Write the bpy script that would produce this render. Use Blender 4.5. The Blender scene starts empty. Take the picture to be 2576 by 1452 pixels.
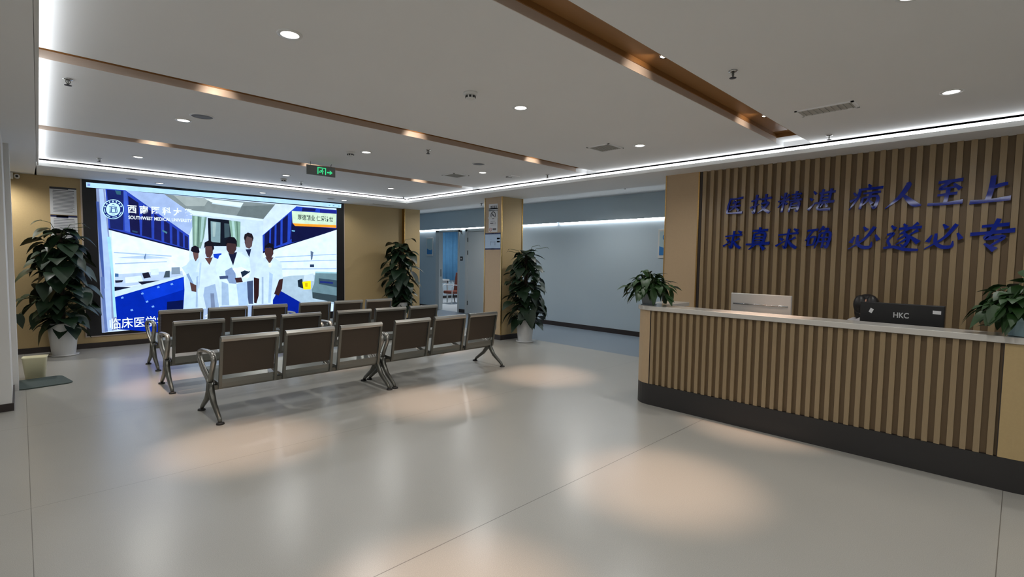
import bpy, bmesh, math, random
from mathutils import Vector, Matrix
PI = math.pi
scene = bpy.context.scene
C = scene.collection
random.seed(7)

# ------------------------------------------------------------------ camera
CAM_H = 1.55
def cam_axes(yaw, pitch, roll):
    f = Vector((math.sin(yaw)*math.cos(pitch), math.cos(yaw)*math.cos(pitch), math.sin(pitch)))
    r = Vector((math.cos(yaw), -math.sin(yaw), 0)); u = r.cross(f)
    c, s = math.cos(roll), math.sin(roll)
    return c*r + s*u, -s*r + c*u, f
r_, u_, f_ = cam_axes(.776861, -.0583036, .0144472)
cam = bpy.data.cameras.new('camera'); camo = bpy.data.objects.new('camera', cam); C.objects.link(camo)
cam.sensor_fit = 'HORIZONTAL'; cam.sensor_width = 36.0; cam.lens = 1257.87*36/2576
cam.clip_start = .05; cam.clip_end = 60
m = Matrix.Identity(4)
for i in range(3):
    m[i][0] = r_[i]; m[i][1] = u_[i]; m[i][2] = -f_[i]
m[2][3] = CAM_H
camo.matrix_world = m
scene.camera = camo

# ------------------------------------------------------------------ world, exposure
world = bpy.data.worlds.new('world'); scene.world = world; world.use_nodes = True
bg = world.node_tree.nodes['Background']; bg.inputs[0].default_value = (.55, .6, .68, 1); bg.inputs[1].default_value = .05
scene.view_settings.view_transform = 'Standard'
scene.view_settings.look = 'None'
scene.view_settings.exposure = 0.0
scene.view_settings.gamma = 1.0
scene.view_settings.use_curve_mapping = False
scene.cycles.use_denoising = True
scene.cycles.max_bounces = 8
scene.cycles.diffuse_bounces = 5
scene.cycles.sample_clamp_indirect = 6.0
scene.cycles.caustics_reflective = False
scene.cycles.caustics_refractive = False
# brightness of the lamps the place has
E_DOWN, E_SPOT, E_COVE, E_WALLSTRIP, E_SCREEN = 39.0, 275.0, 9.5, 40.0, 1.35
COOL, WARM = (1, .985, .955), (1, .68, .5)
LEDC = (.93, .97, 1.0)

# ------------------------------------------------------------------ helpers
def lin(c):
    c = c/255
    return c/12.92 if c <= .04045 else ((c+.055)/1.055)**2.4
def rgb(r, g, b): return (lin(r), lin(g), lin(b), 1)

def mat(name, col, rough=.5, metal=0, spec=.5, noise=0, nscale=40, bump=0, emit=None, estr=0, coat=0, stretch=(1,1,1)):
    M = bpy.data.materials.new(name); M.use_nodes = True
    nt = M.node_tree; b = nt.nodes['Principled BSDF']
    b.inputs['Base Color'].default_value = col
    b.inputs['Roughness'].default_value = rough
    b.inputs['Metallic'].default_value = metal
    b.inputs['Specular IOR Level'].default_value = spec
    b.inputs['Coat Weight'].default_value = coat
    if emit:
        b.inputs['Emission Color'].default_value = (*emit[:3], 1); b.inputs['Emission Strength'].default_value = estr
    if noise or bump:
        tc = nt.nodes.new('ShaderNodeTexCoord'); mp = nt.nodes.new('ShaderNodeMapping'); n = nt.nodes.new('ShaderNodeTexNoise')
        mp.inputs['Scale'].default_value = stretch
        nt.links.new(tc.outputs['Object'], mp.inputs[0]); nt.links.new(mp.outputs[0], n.inputs['Vector'])
        n.inputs['Scale'].default_value = nscale; n.inputs['Detail'].default_value = 4
        if noise:
            mx = nt.nodes.new('ShaderNodeMix'); mx.data_type = 'RGBA'
            mx.inputs['A'].default_value = (*[v*(1-noise) for v in col[:3]], 1)
            mx.inputs['B'].default_value = (*[min(1, v*(1+noise)) for v in col[:3]], 1)
            nt.links.new(n.outputs[0], mx.inputs['Factor']); nt.links.new(mx.outputs['Result'], b.inputs['Base Color'])
        if bump:
            bp = nt.nodes.new('ShaderNodeBump'); bp.inputs['Strength'].default_value = bump; bp.inputs['Distance'].default_value = .002
            nt.links.new(n.outputs[0], bp.inputs['Height']); nt.links.new(bp.outputs[0], b.inputs['Normal'])
    return M

def emis(name, col, s):
    M = bpy.data.materials.new(name); M.use_nodes = True; nt = M.node_tree; nt.nodes.clear()
    e = nt.nodes.new('ShaderNodeEmission'); o = nt.nodes.new('ShaderNodeOutputMaterial')
    e.inputs[0].default_value = (*col[:3], 1); e.inputs[1].default_value = s
    nt.links.new(e.outputs[0], o.inputs[0]); return M

class MB:
    """collects shapes, then becomes ONE mesh object"""
    def __init__(s): s.v = []; s.f = []; s.mi = []; s.sm = []
    def add(s, vs, fs, mi=0, sm=False):
        o = len(s.v); s.v += [tuple(v) for v in vs]
        for f in fs: s.f.append([i+o for i in f]); s.mi.append(mi); s.sm.append(sm)
        return s
    def box(s, x0, x1, y0, y1, z0, z1, mi=0):
        v = [(x, y, z) for x in (x0, x1) for y in (y0, y1) for z in (z0, z1)]
        return s.add(v, [(0,1,3,2),(4,6,7,5),(0,4,5,1),(2,3,7,6),(0,2,6,4),(1,5,7,3)], mi)
    def prism(s, pts, z0, z1, mi=0, axis=2, sm=False):
        """extrude the outline pts (2-D) along axis between z0 and z1"""
        def p3(p, z):
            return (p[0], p[1], z) if axis == 2 else ((z, p[0], p[1]) if axis == 0 else (p[0], z, p[1]))
        n = len(pts); v = [p3(p, z0) for p in pts] + [p3(p, z1) for p in pts]
        s.add(v, [list(range(n))[::-1], [n+i for i in range(n)]], mi)
        o = len(s.v) - 2*n
        for i in range(n):
            j = (i+1) % n; s.f.append([o+i, o+j, o+n+j, o+n+i]); s.mi.append(mi); s.sm.append(sm)
        return s
    def tube(s, path, r, n=8, mi=0, closed=False, cap=True, flat=None):
        """round bar along path; r a number or one per point; flat = squash along a world axis vector"""
        P = [Vector(p) for p in path]; N = len(P); rings = []
        rr = r if isinstance(r, (list, tuple)) else [r]*N
        prev = None
        for i in range(N):
            a = P[(i-1) % N] if (closed or i > 0) else P[i]; b = P[(i+1) % N] if (closed or i < N-1) else P[i]
            t = (b-a).normalized()
            if prev is None:
                up = Vector((0,0,1)) if abs(t.z) < .9 else Vector((1,0,0))
                x = t.cross(up).normalized()
            else:
                x = (prev - t*prev.dot(t)).normalized()
            prev = x; y = t.cross(x)
            ring = []
            for k in range(n):
                d = (x*math.cos(2*PI*k/n) + y*math.sin(2*PI*k/n))*rr[i]
                if flat is not None:
                    ax, sc = flat; d = d + Vector(ax)*d.dot(Vector(ax))*(sc-1)
                ring.append(P[i]+d)
            rings.append(ring)
        v = [p for g in rings for p in g]; f = []
        for i in range(N if closed else N-1):
            for k in range(n):
                a, b = i*n+k, i*n+(k+1) % n; j = (i+1) % N
                f.append((a, b, j*n+(k+1) % n, j*n+k))
        if cap and not closed: f += [list(range(n))[::-1], [(N-1)*n+k for k in range(n)]]
        return s.add(v, f, mi, True)
    def lathe(s, prof, c=(0,0,0), n=24, mi=0, axis=2, cap=True):
        v = []; f = []; m_ = len(prof)
        for (r, z) in prof:
            for k in range(n):
                a = 2*PI*k/n; p = (r*math.cos(a), r*math.sin(a), z)
                if axis == 0: p = (z, p[0], p[1])
                if axis == 1: p = (p[0], z, p[1])
                v.append((p[0]+c[0], p[1]+c[1], p[2]+c[2]))
        for i in range(m_-1):
            for k in range(n):
                f.append((i*n+k, i*n+(k+1) % n, (i+1)*n+(k+1) % n, (i+1)*n+k))
        if cap: f += [list(range(n))[::-1], [(m_-1)*n+k for k in range(n)]]
        return s.add(v, f, mi, True)
    def ell(s, c, rx, ry, rz, n=16, m_=10, mi=0):
        return s.lathe([(max(.0005, math.sin(PI*i/m_)), -math.cos(PI*i/m_)) for i in range(m_+1)], (0,0,0), n, mi).xf_last(n*(m_+1), c, (rx, ry, rz))
    def xf_last(s, cnt, c, sc):
        for i in range(len(s.v)-cnt, len(s.v)):
            p = s.v[i]; s.v[i] = (p[0]*sc[0]+c[0], p[1]*sc[1]+c[1], p[2]*sc[2]+c[2])
        return s
    def build(s, name, mats, parent=None, bevel=0, loc=None, kind=None, auto=None):
        me = bpy.data.meshes.new(name); me.from_pydata(s.v, [], s.f); 
        for M in (mats if isinstance(mats, (list, tuple)) else [mats]): me.materials.append(M)
        for p, mi, sm in zip(me.polygons, s.mi, s.sm): p.material_index = mi; p.use_smooth = sm
        bm = bmesh.new(); bm.from_mesh(me); bmesh.ops.recalc_face_normals(bm, faces=bm.faces); bm.to_mesh(me); bm.free()
        me.update()
        o = bpy.data.objects.new(name, me); C.objects.link(o)
        if parent: o.parent = parent
        if loc: o.location = loc
        if bevel:
            b = o.modifiers.new('bevel', 'BEVEL'); b.width = bevel; b.segments = 2; b.limit_method = 'ANGLE'; b.angle_limit = math.radians(40)
        if kind: o['kind'] = kind
        return o

def tag(o, label, cat, group=None):
    o['label'] = label; o['category'] = cat
    if group: o['group'] = group
    return o
def thing(name, label, cat, loc=(0,0,0), rz=0, group=None):
    o = bpy.data.objects.new(name, None); C.objects.link(o); o.empty_display_size = .1
    o.location = loc; o.rotation_euler = (0, 0, rz); return tag(o, label, cat, group)
def struct(mb, name, mats, parent=None, bevel=0): return mb.build(name, mats, parent, bevel, kind='structure')
def dup(root, loc, rz, label, group=None):
    r = root.copy(); C.objects.link(r); r.location = loc; r.rotation_euler = (0, 0, rz); r['label'] = label
    if group: r['group'] = group
    for ch in list(root.children):
        c = ch.copy(); C.objects.link(c); c.parent = r
        for g in list(ch.children):
            d = g.copy(); C.objects.link(d); d.parent = c
    return r
def lamp(kind, name, parent, loc, energy, col, size=.05, spot=None, blend=1.0, aim=None):
    L = bpy.data.lights.new(name, kind); L.energy = energy; L.color = col
    if kind == 'AREA': L.shape = 'DISK'; L.size = size
    else: L.shadow_soft_size = size
    if spot: L.spot_size = math.radians(spot); L.spot_blend = blend
    o = bpy.data.objects.new(name, L); C.objects.link(o); o.parent = parent; o.location = loc
    if aim: o.rotation_euler = Vector(aim).to_track_quat('-Z', 'Y').to_euler()
    o['kind'] = 'helper'
    return o
def text_mesh(name, body, size, M, parent, loc, rot, extrude=.0005, bold=0, align='CENTER', shear=0, width=None, space=1):
    cu = bpy.data.curves.new(name, 'FONT'); cu.body = body; cu.size = size; cu.extrude = extrude; cu.offset = bold
    cu.align_x = align; cu.align_y = 'CENTER'; cu.shear = shear; cu.space_character = space
    t = bpy.data.objects.new(name, cu); C.objects.link(t)
    me = bpy.data.meshes.new_from_object(t.evaluated_get(bpy.context.evaluated_depsgraph_get()))
    bpy.data.objects.remove(t); bpy.data.curves.remove(cu)
    if width:
        xs = [v.co.x for v in me.vertices]; w = max(xs)-min(xs); k = width/w
        for v in me.vertices: v.co.x *= k
    me.name = name; me.materials.clear(); me.materials.append(M)
    o = bpy.data.objects.new(name, me); C.objects.link(o); o.parent = parent; o.location = loc; o.rotation_euler = rot
    return o
FACE_NY = (PI/2, 0, 0)            # lettering on a wall that looks along -Y
FACE_NX = (PI/2, 0, -PI/2)        # lettering on a wall that looks along -X
def arc(cx, cy, r, a0, a1, n=8):
    return [(cx+r*math.cos(math.radians(a0+(a1-a0)*i/n)), cy+r*math.sin(math.radians(a0+(a1-a0)*i/n))) for i in range(n+1)]

# ------------------------------------------------------------------ materials
M_white = mat('white paint', rgb(216, 216, 214), .7, noise=.02, nscale=3)
M_ceil = mat('ceiling paint', rgb(233, 234, 235), .75, noise=.02, nscale=2)
M_wallgrey = mat('cool grey wall paint', rgb(184, 200, 210), .65, noise=.02, nscale=2)
M_beige = mat('beige wall board', rgb(185, 161, 116), .5, noise=.06, nscale=60)
M_beige2 = mat('pale beige board', rgb(182, 158, 126), .45, noise=.05, nscale=50)
M_slat = mat('oak slat', rgb(152, 132, 102), .18, noise=.09, nscale=30, stretch=(8, 8, .6))
M_slatback = mat('slat backing', rgb(112, 92, 66), .5, noise=.08, nscale=30, stretch=(8, 8, .6))
M_dark = mat('dark skirting', rgb(46, 38, 36), .4)
M_kick = mat('charcoal plinth laminate', rgb(44, 42, 42), .45, noise=.1, nscale=80)
M_gold = mat('brass trim', rgb(205, 165, 105), .25, 1)
M_champ = mat('champagne edge', rgb(206, 192, 180), .45, noise=.03)
M_wood = mat('groove wood', rgb(150, 108, 62), .45, noise=.1, nscale=12, stretch=(.5, 6, 6))
M_stone = mat('pale quartz worktop', rgb(205, 202, 196), .12, noise=.04, nscale=140)
M_frame = mat('brushed steel', rgb(112, 112, 106), .33, .85, noise=.05, nscale=30)
M_steel_bright = mat('satin steel edge', rgb(158, 156, 150), .3, .9)
M_perf = mat('perforated steel sheet', rgb(70, 62, 54), .42, .5, noise=.12, nscale=500)
M_seat = mat('perforated steel seat', rgb(124, 126, 122), .35, .8, noise=.1, nscale=400)
M_rubber = mat('black rubber', rgb(30, 30, 30), .6)
M_black = mat('black plastic', rgb(26, 26, 28), .45)
M_bezel = mat('black screen frame', rgb(14, 14, 20), .35)
M_plastic = mat('white plastic', rgb(214, 214, 212), .4)
M_grille = mat('grey grille', rgb(176, 176, 172), .6)
M_greydisc = mat('grey speaker mesh', rgb(120, 124, 132), .7)
M_chrome = mat('chrome', rgb(190, 190, 190), .15, 1)
M_pot = mat('white glazed planter', rgb(205, 206, 206), .3, noise=.02)
M_soil = mat('soil', rgb(52, 40, 30), .9)
M_leaf = mat('dark green leaf', rgb(24, 46, 26), .45, noise=.45, nscale=9)
M_leaf2 = mat('mid green leaf', rgb(32, 64, 22), .5, noise=.45, nscale=14)
M_stem = mat('green stem', rgb(60, 80, 40), .6)
M_pole = mat('coir moss pole', rgb(50, 38, 28), .9, noise=.3)
M_blue = mat('glossy blue acrylic', rgb(4, 36, 150), .05)
M_paper = mat('white paper', rgb(218, 220, 222), .5)
M_navy = mat('navy print', rgb(24, 34, 84), .5)
M_ink = mat('dark print', rgb(60, 60, 66), .6)
M_greyink = mat('grey print', rgb(140, 142, 148), .6)
M_paleblue = mat('pale blue print', rgb(176, 200, 226), .5)
M_midblue = mat('blue print', rgb(40, 120, 186), .5)
M_red = mat('red print', rgb(170, 70, 60), .5)
M_light = emis('downlight lens', (1, .97, .93), 6)
M_warmlens = emis('warm spot lens', (1, .82, .62), 6)
M_led = emis('cove light strip', LEDC, E_COVE)
M_ledw = emis('wall light strip', LEDC, E_WALLSTRIP)
M_exit = emis('green pictogram', (.05, .75, .28), 1.0)
M_exitbody = mat('grey sign plate', rgb(120, 124, 124), .35, .4)
M_cream = mat('cream plastic', rgb(226, 220, 184), .4)
M_mat = mat('dark green mat', rgb(64, 76, 72), .8, noise=.25, nscale=60)
M_skin = mat('skin', rgb(190, 140, 115), .5)
M_hair = mat('black hair', rgb(20, 18, 20), .4)
M_coat = mat('white cotton', rgb(210, 208, 212), .8)
M_silver = mat('silver plastic', rgb(190, 190, 188), .28, .3)
M_curtain = mat('blue curtain cloth', rgb(92, 150, 192), .8, noise=.15, nscale=6)
M_brown = mat('brown leather', rgb(120, 58, 40), .45)
M_door = mat('white door laminate', rgb(196, 202, 204), .4)
M_lbluepot = mat('light blue wrapping', rgb(160, 190, 200), .6)
M_greypot = mat('grey pot', rgb(128, 136, 142), .5)

def floor_material():
    M = bpy.data.materials.new('vinyl floor'); M.use_nodes = True; nt = M.node_tree; b = nt.nodes['Principled BSDF']
    N = nt.nodes.new; L = nt.links.new
    tc = N('ShaderNodeTexCoord'); n1 = N('ShaderNodeTexNoise'); n2 = N('ShaderNodeTexNoise'); n3 = N('ShaderNodeTexNoise')
    for n, s, d in ((n1, 260, 2), (n2, 1.3, 3), (n3, 2.5, 2)):
        n.inputs['Scale'].default_value = s; n.inputs['Detail'].default_value = d; L(tc.outputs['Object'], n.inputs['Vector'])
    cr = N('ShaderNodeValToRGB'); cr.color_ramp.elements[0].position = .3; cr.color_ramp.elements[1].position = .7
    cr.color_ramp.elements[0].color = rgb(163, 161, 154); cr.color_ramp.elements[1].color = rgb(186, 184, 177)
    L(n1.outputs[0], cr.inputs[0])
    mx = N('ShaderNodeMix'); mx.data_type = 'RGBA'; mx.blend_type = 'MULTIPLY'; mx.inputs['Factor'].default_value = .12
    L(cr.outputs[0], mx.inputs['A']); L(n2.outputs[0], mx.inputs['B'])
    # welded seams: thin dark lines every 2 m along X, and a few across
    sp = N('ShaderNodeSeparateXYZ'); L(tc.outputs['Object'], sp.inputs[0])
    def line(sock, at, w):
        a = N('ShaderNodeMath'); a.operation = 'SUBTRACT'; L(sock, a.inputs[0]); a.inputs[1].default_value = at
        c = N('ShaderNodeMath'); c.operation = 'ABSOLUTE'; L(a.outputs[0], c.inputs[0])
        d = N('ShaderNodeMath'); d.operation = 'LESS_THAN'; L(c.outputs[0], d.inputs[0]); d.inputs[1].default_value = w; return d.outputs[0]
    tot = None
    for so, at, w in ((sp.outputs[1], 2.126, .0028), (sp.outputs[1], 4.13, .0016), (sp.outputs[1], .012, .0022), (sp.outputs[0], 0.0, .0016), (sp.outputs[1], 6.13, .0016)):
        o = line(so, at, w)
        if tot is None: tot = o
        else:
            a = N('ShaderNodeMath'); a.operation = 'MAXIMUM'; L(tot, a.inputs[0]); L(o, a.inputs[1]); tot = a.outputs[0]
    m2 = N('ShaderNodeMix'); m2.data_type = 'RGBA'; m2.inputs['B'].default_value = rgb(112, 108, 102)
    L(tot, m2.inputs['Factor']); L(mx.outputs['Result'], m2.inputs['A']); L(m2.outputs['Result'], b.inputs['Base Color'])
    rm = N('ShaderNodeMapRange'); rm.inputs['To Min'].default_value = .27; rm.inputs['To Max'].default_value = .29
    L(n3.outputs[0], rm.inputs[0]); L(rm.outputs[0], b.inputs['Roughness']); b.inputs['Specular IOR Level'].default_value = .8
    return M
M_floor = floor_material()
M_floor2 = mat('blue grey corridor vinyl', rgb(128, 140, 152), .35, noise=.05, nscale=200)
M_roomfloor = mat('pale room vinyl', rgb(206, 210, 212), .4, noise=.02)
# ------------------------------------------------------------------ setting
ZS, ZR, ZC = 2.73, 2.83, 2.92          # soffit, recessed ceiling, corridor ceiling
XE, YE, XW, YN = 6.02, 9.42, .22, -3.4  # edges of the ceiling recess
YSC, XSL, XF = 10.58, 6.39, 9.01        # video wall, slatted wall, corridor wall
struct(MB().box(-4, 7.08, -4, 10.6, -.1, 0, 0).box(7.08, 9.01, -1.5, 14.6, -.1, 0, 1).box(9.01, 13.6, 10.9, 15.8, -.1, 0, 2).box(6.9, 7.08, 10.6, 14.6, -.1, 0, 1),
       'floor', [M_floor, M_floor2, M_roomfloor])
b = MB()
xl = lambda y: .215-.0188*(YE-y)-.022                              # the column-side edge runs very slightly askew
b.prism([(-4, -4), (xl(-4), -4), (xl(10.62), 10.62), (-4, 10.62)], ZS, ZS+.09); b.box(XE+.02, 7.06, -4, 10.62, ZS, ZS+.3)
b.box(.19, XE+.02, YE+.02, 10.62, ZS, ZS+.3); b.box(-.1, XE+.02, -4, YN-.02, ZS, ZS+.3)
G = [(1.635, 1.905), (4.365, 4.6), (6.98, 7.225)]                 # the three wooden grooves
ys = [YN-.02, G[0][0], G[0][1], G[1][0], G[1][1], G[2][0], G[2][1], YE+.02]
for k in range(0, 8, 2): b.box(-.2, XE+.02, ys[k], ys[k+1], ZR, ZR+.2)
for g in G: b.box(5.78, XE+.02, g[0], g[1], ZR+.05, ZR+.2)        # white stop at the end of each groove
b.box(7.06, 9.2, -1.6, 14.7, ZC, ZC+.15); b.box(9.2, 13.7, 10.8, 15.9, 2.9, 3.0)
struct(b, 'ceiling', M_ceil)
# wooden grooves between the ceiling panels
for k, g in enumerate(G):
    b = MB().box(-.2, 5.78, g[0], g[1], ZR+.09, ZR+.13, 0)
    b.box(-.2, 5.78, g[1]-.004, g[1]+.001, ZR+.001, ZR+.055, 1); b.box(-.2, 5.78, g[1]-.012, g[1]+.001, ZR+.055, ZR+.095, 0)
    b.box(-.2, 5.78, g[0]-.001, g[0]+.006, ZR+.001, ZR+.095, 0); b.box(5.775, 5.785, g[0], g[1], ZR+.05, ZR+.095, 0)
    struct(b, 'trim_%d' % (k+1), [M_wood, M_champ])
# outer walls
struct(MB().box(-4.1, -4, -4, 10.62, 0, 3), 'wall_left', M_white)
struct(MB().box(-4.1, 9.2, -4.1, -4, 0, 3), 'wall_rear', M_white)
# beige video wall and the pilaster at its end
struct(MB().box(-4, 7.06, YSC, YSC+.12, 0, 3), 'wall_front', M_beige)
struct(MB().box(6.64, 7.075, YSC-.1, YSC+.1, 0, ZS), 'pilaster', M_beige)
struct(MB().box(6.632, 6.648, YSC-.108, YSC, .1, ZS), 'trim_4', M_gold)
struct(MB().box(-4, 6.64, YSC-.012, YSC, 0, .085).box(6.64, 7.085, YSC-.112, YSC-.1, 0, .085), 'baseboard_front', M_dark)
# slatted wall behind the reception desk
b = MB().box(XSL+.03, XSL+.66, -4, 3.49, 0, ZS, 1)
y = 2.978
while y > -1.6:
    b.prism([(XSL+.03, y), (XSL, y-.004), (XSL, y-.05), (XSL+.03, y-.052)], 0, ZS, 0); y -= .09935
struct(b, 'wall_right', [M_slat, M_slatback])
struct(MB().box(XSL-.004, XSL+.03, 3.03, 3.49, 0, ZS).box(XSL+.03, 7.055, 3.475, 3.495, 0, ZS), 'wall_end_panel', M_beige2)
struct(MB().box(XSL-.008, XSL+.02, 3.012, 3.03, 0, ZS, 0).box(XSL-.008, XSL+.01, 3.483, 3.499, 0, ZS, 0).box(XSL+.005, XSL+.02, 2.982, 3.012, 0, ZS, 1), 'trim_5', [M_gold, M_dark])
# corridor wall with its two doorways
D1 = (11.38, 12.31); DT = 2.33
b = MB().box(XF, XF+.1, -1.5, 10.05, 0, 3).box(XF, XF+.1, 10.05, 11.0, DT, 3).box(XF, XF+.1, 11.0, D1[0], 0, 3).box(XF, XF+.1, D1[0], D1[1], DT, 3).box(XF, XF+.1, D1[1], 14.6, 0, 3)
b.box(7.06, 9.2, 14.5, 14.6, 0, 3).box(7.06, 9.2, -1.6, -1.5, 0, 3)
struct(b, 'wall_corridor', M_wallgrey)
struct(MB().box(6.95, 7.06, 10.7, 14.5, 0, 3).box(7.0, 7.056, -1.5, 3.47, 0, 3), 'wall_side', M_wallgrey)
struct(MB().box(XF-.014, XF, -1.5, 10.02, 0, .1).box(XF-.014, XF, 11.05, 11.33, 0, .1).box(XF-.014, XF, 12.48, 14.5, 0, .1), 'baseboard_corridor', M_dark)
# doorway into the consulting room (open) and the closed white door
f = MB()
for (a, c) in ((D1[0]-.045, D1[0]+.02), (D1[1]-.01, D1[1]+.16)): f.box(XF-.02, XF+.12, a, c, 0, DT+.05)
f.box(XF-.02, XF+.12, D1[0]-.045, D1[1]+.16, DT, DT+.05)
d = struct(f, 'door_1', M_door)
MB().box(XF+.04, XF+.07, D1[1]-.014, D1[1]-.009, 1.0, 1.22).build('lock_plate', M_frame, d)
d = struct(MB().box(XF+.0, XF+.045, 10.06, 10.97, .006, DT-.03), 'door_2', M_door)
f = MB().box(XF-.02, XF+.1, 10.97, 11.06, 0, DT+.05).box(XF-.02, XF+.1, 10.0, 10.06, 0, DT+.05).box(XF-.02, XF+.1, 10.0, 11.06, DT-.02, DT+.05)
f.build('door_frame', M_door, d)
for z in (.3, 1.72, 2.08): MB().box(XF-.012, XF+.0, 10.95, 10.985, z-.06, z+.06).build('hinge', M_black, d)
# consulting room seen through the open door
struct(MB().box(9.11, 13.7, 15.7, 15.8, 0, 3).box(13.6, 13.7, 10.8, 15.7, 0, 3).box(9.11, 13.7, 10.8, 10.9, 0, 3), 'wall_room', M_wallgrey)
struct(MB().box(9.11, 13.6, 15.686, 15.7, 0, .1), 'baseboard_room', M_dark)

# square pillar beside the corridor
PX0, PX1, PY0, PY1 = 6.51, 7.06, 6.92, 7.4
p = struct(MB().box(PX0, PX1, PY0, PY1, 0, ZS), 'pillar', [M_beige])
for x, yy in ((PX0, PY0), (PX1, PY0), (PX0, PY1)):
    MB().box(x-.01, x+.01, yy-.01, yy+.01, .1, ZS).build('edge_trim', M_gold, p)
MB().box(PX0-.012, PX1+.012, PY0-.012, PY1+.012, 0, .095).build('skirting', M_dark, p)
MB().box(PX0-.003, PX0, PY0+.012, PY1-.012, .1, ZS).build('facing', M_beige2, p)
# white column at the edge of the hall
p = struct(MB().box(-1.3, -.1, 6.85, 7.8, 0, ZS).box(-1.3, -.055, 7.8, 8.35, 0, ZS), 'column', M_white)
MB().box(-1.3, -.088, 6.838, 7.79, 0, .075).build('skirting', M_dark, p)
struct(MB().box(-4, -1.3, 8.2, 8.3, 0, ZS), 'wall_far_left', M_white)

# ------------------------------------------------------------------ light strips of the cove and the corridor
def strip(label, prof_axis, a0, a1, at, sgn, loc=(0, 0, 0), rz=0):
    """lip of the recess with a strip lamp on it; sgn points into the recess"""
    t = thing('cove_light', label, 'strip light', loc, rz, 'cove lights around the ceiling recess')
    h, d = MB(), MB()
    def put(mb, u0, u1, z0, z1):
        lo, hi = sorted((at+sgn*u0, at+sgn*u1))
        if prof_axis == 'y': mb.box(lo, hi, a0, a1, z0, z1)
        else: mb.box(a0, a1, lo, hi, z0, z1)
    put(h, -.02, .0, ZS+.001, ZS+.046); put(h, -.028, -.02, ZS+.046, ZR-.002)
    pr = [(at+sgn*-.018, ZS+.046), (at+sgn*-.001, ZS+.046), (at+sgn*-.001, ZS+.056), (at+sgn*-.016, ZS+.078)]
    d.prism(pr, a0, a1, 0, 1 if prof_axis == 'y' else 0)
    h.build('lip', M_white, t); d.build('diffuser', M_led, t)
strip('bright cove light strip above the slatted reception wall', 'y', YN, YE, XE, -1)
strip('bright cove light strip over the video wall', 'x', XW, XE, YE, -1)
strip('cove light strip glowing along the column side of the ceiling recess', 'y', YN-YE, 0, 0, 1, (.215, YE, 0), -.0188)
strip('cove light strip behind the viewer closing the ceiling recess', 'x', -.05, XE, YN, 1)
for (y0, y1, what) in ((3.5, 7.6, 'on the bare grey wall between pillar and reception desk'), (7.68, 11.63, 'above the closed white door'), (11.69, 14.4, 'above the wall picture beside the open doorway')):
    t = thing('wall_light_strip', 'thin white light strip '+what, 'strip light', (XF, (y0+y1)/2, 2.4), 0, 'light strips along the corridor wall')
    l = (y1-y0)/2
    MB().box(-.022, 0, -l, l, .012, .03).build('cover', M_wallgrey, t); MB().box(-.02, 0, -l, l, 0, .012).build('diffuser', M_ledw, t)
# shallow bulkhead over the strips hides them from above
struct(MB().box(XF-.028, XF, -1.5, 14.5, 2.431, ZC), 'wall_upper', M_wallgrey)

# ------------------------------------------------------------------ downlights and groove spots
cols = {1.15: 'on the column side', 3.05: 'in the middle', 4.93: 'on the reception side'}
rows = {.43: 'before the wide wooden groove', 3.03: 'between the wide and the middle wooden groove', 5.67: 'between the middle and the far wooden groove', 8.25: 'beyond the far wooden groove', -2.2: 'far behind the viewer'}
def downlight(x, y, z, label, group, e=E_DOWN, col=COOL):
    t = thing('downlight', label, 'ceiling light', (x, y, z), 0, group)
    MB().lathe([(.05, -.006), (.068, -.006), (.07, -.001), (.07, .004), (.05, .004)], cap=False).build('trim_ring', M_plastic, t)
    MB().lathe([(.0005, -.003), (.052, -.003), (.052, .0)]).build('lens', M_light, t)
    lamp('SPOT', 'downlight_lamp', t, (0, 0, -.02), e, col, .05, 160, .6, (0, 0, -1))
for y, rd in rows.items():
    for x, cd in cols.items():
        downlight(x, y, ZR, 'round white downlight %s, %s' % (cd, rd), 'downlights in the recessed ceiling')
for x, y, s in ((-.45, 10.15, 'hidden behind the white column'), (1.69, 10.1, 'above the plant side of the video wall'), (3.28, 10.05, 'above the middle of the video wall'), (4.87, 10.0, 'above the far end of the video wall')):
    downlight(x, y, ZS, 'small round downlight '+s, 'downlights over the video wall', E_DOWN*(.5 if x > 0 else 2.2))
for x in (-1.6, -3.0):  # unseen lamps added beside and behind the viewer to brighten the ceiling
    for y in (-2.5, .5, 3.5):
        downlight(x, y, ZS, 'added unseen downlight for fill light in the soffit beside the viewer', 'added fill downlights beside the viewer', 34)
for x, y, s in ((7.62, 9.4, 'in front of the white doors'), (7.66, 5.9, 'at the end of the long air grille')):
    downlight(x, y, ZC, 'round downlight in the corridor ceiling '+s, 'corridor downlights', E_DOWN*1.6)
sc = {1.15: 'on the column side', 3.02: 'in the middle', 4.85: 'near the reception wall'}
for k, g in enumerate(G):
    for x, cd in sc.items():
        t = thing('spotlight', 'small warm spotlight inside the %s wooden ceiling groove, %s' % (('wide', 'middle', 'far')[k], cd), 'spotlight', (x, g[0]+.055, ZR+.09), 0, 'spotlights in the wooden grooves')
        MB().lathe([(.034, -.045), (.036, -.045), (.036, 0), (.03, 0), (.034, -.04)], n=16, cap=False).build('housing', M_chrome, t)
        MB().lathe([(.0005, -.035), (.028, -.035), (.028, -.03)], n=16).build('lens', M_warmlens, t)
        lamp('SPOT', 'spot_lamp', t, (0, 0, -.05), E_SPOT, WARM, .03, 32, 1.0, (.05, .0, -1))
        lamp('SPOT', 'spot_spill', t, (0.02, .02, -.04), 3.2, (1, .8, .62), .02, 100, .6, (.0, 1, -.25))
t = thing('ceiling_panel_light', 'flat ceiling light of the consulting room behind the open door', 'ceiling light', (11, 13.5, 2.9))
MB().box(-.3, .3, -.3, .3, -.02, 0).build('diffuser', M_light, t)
lamp('AREA', 'panel_lamp', t, (0, 0, -.05), 45, (.95, .97, 1), .6, aim=(0, 0, -1))

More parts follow.
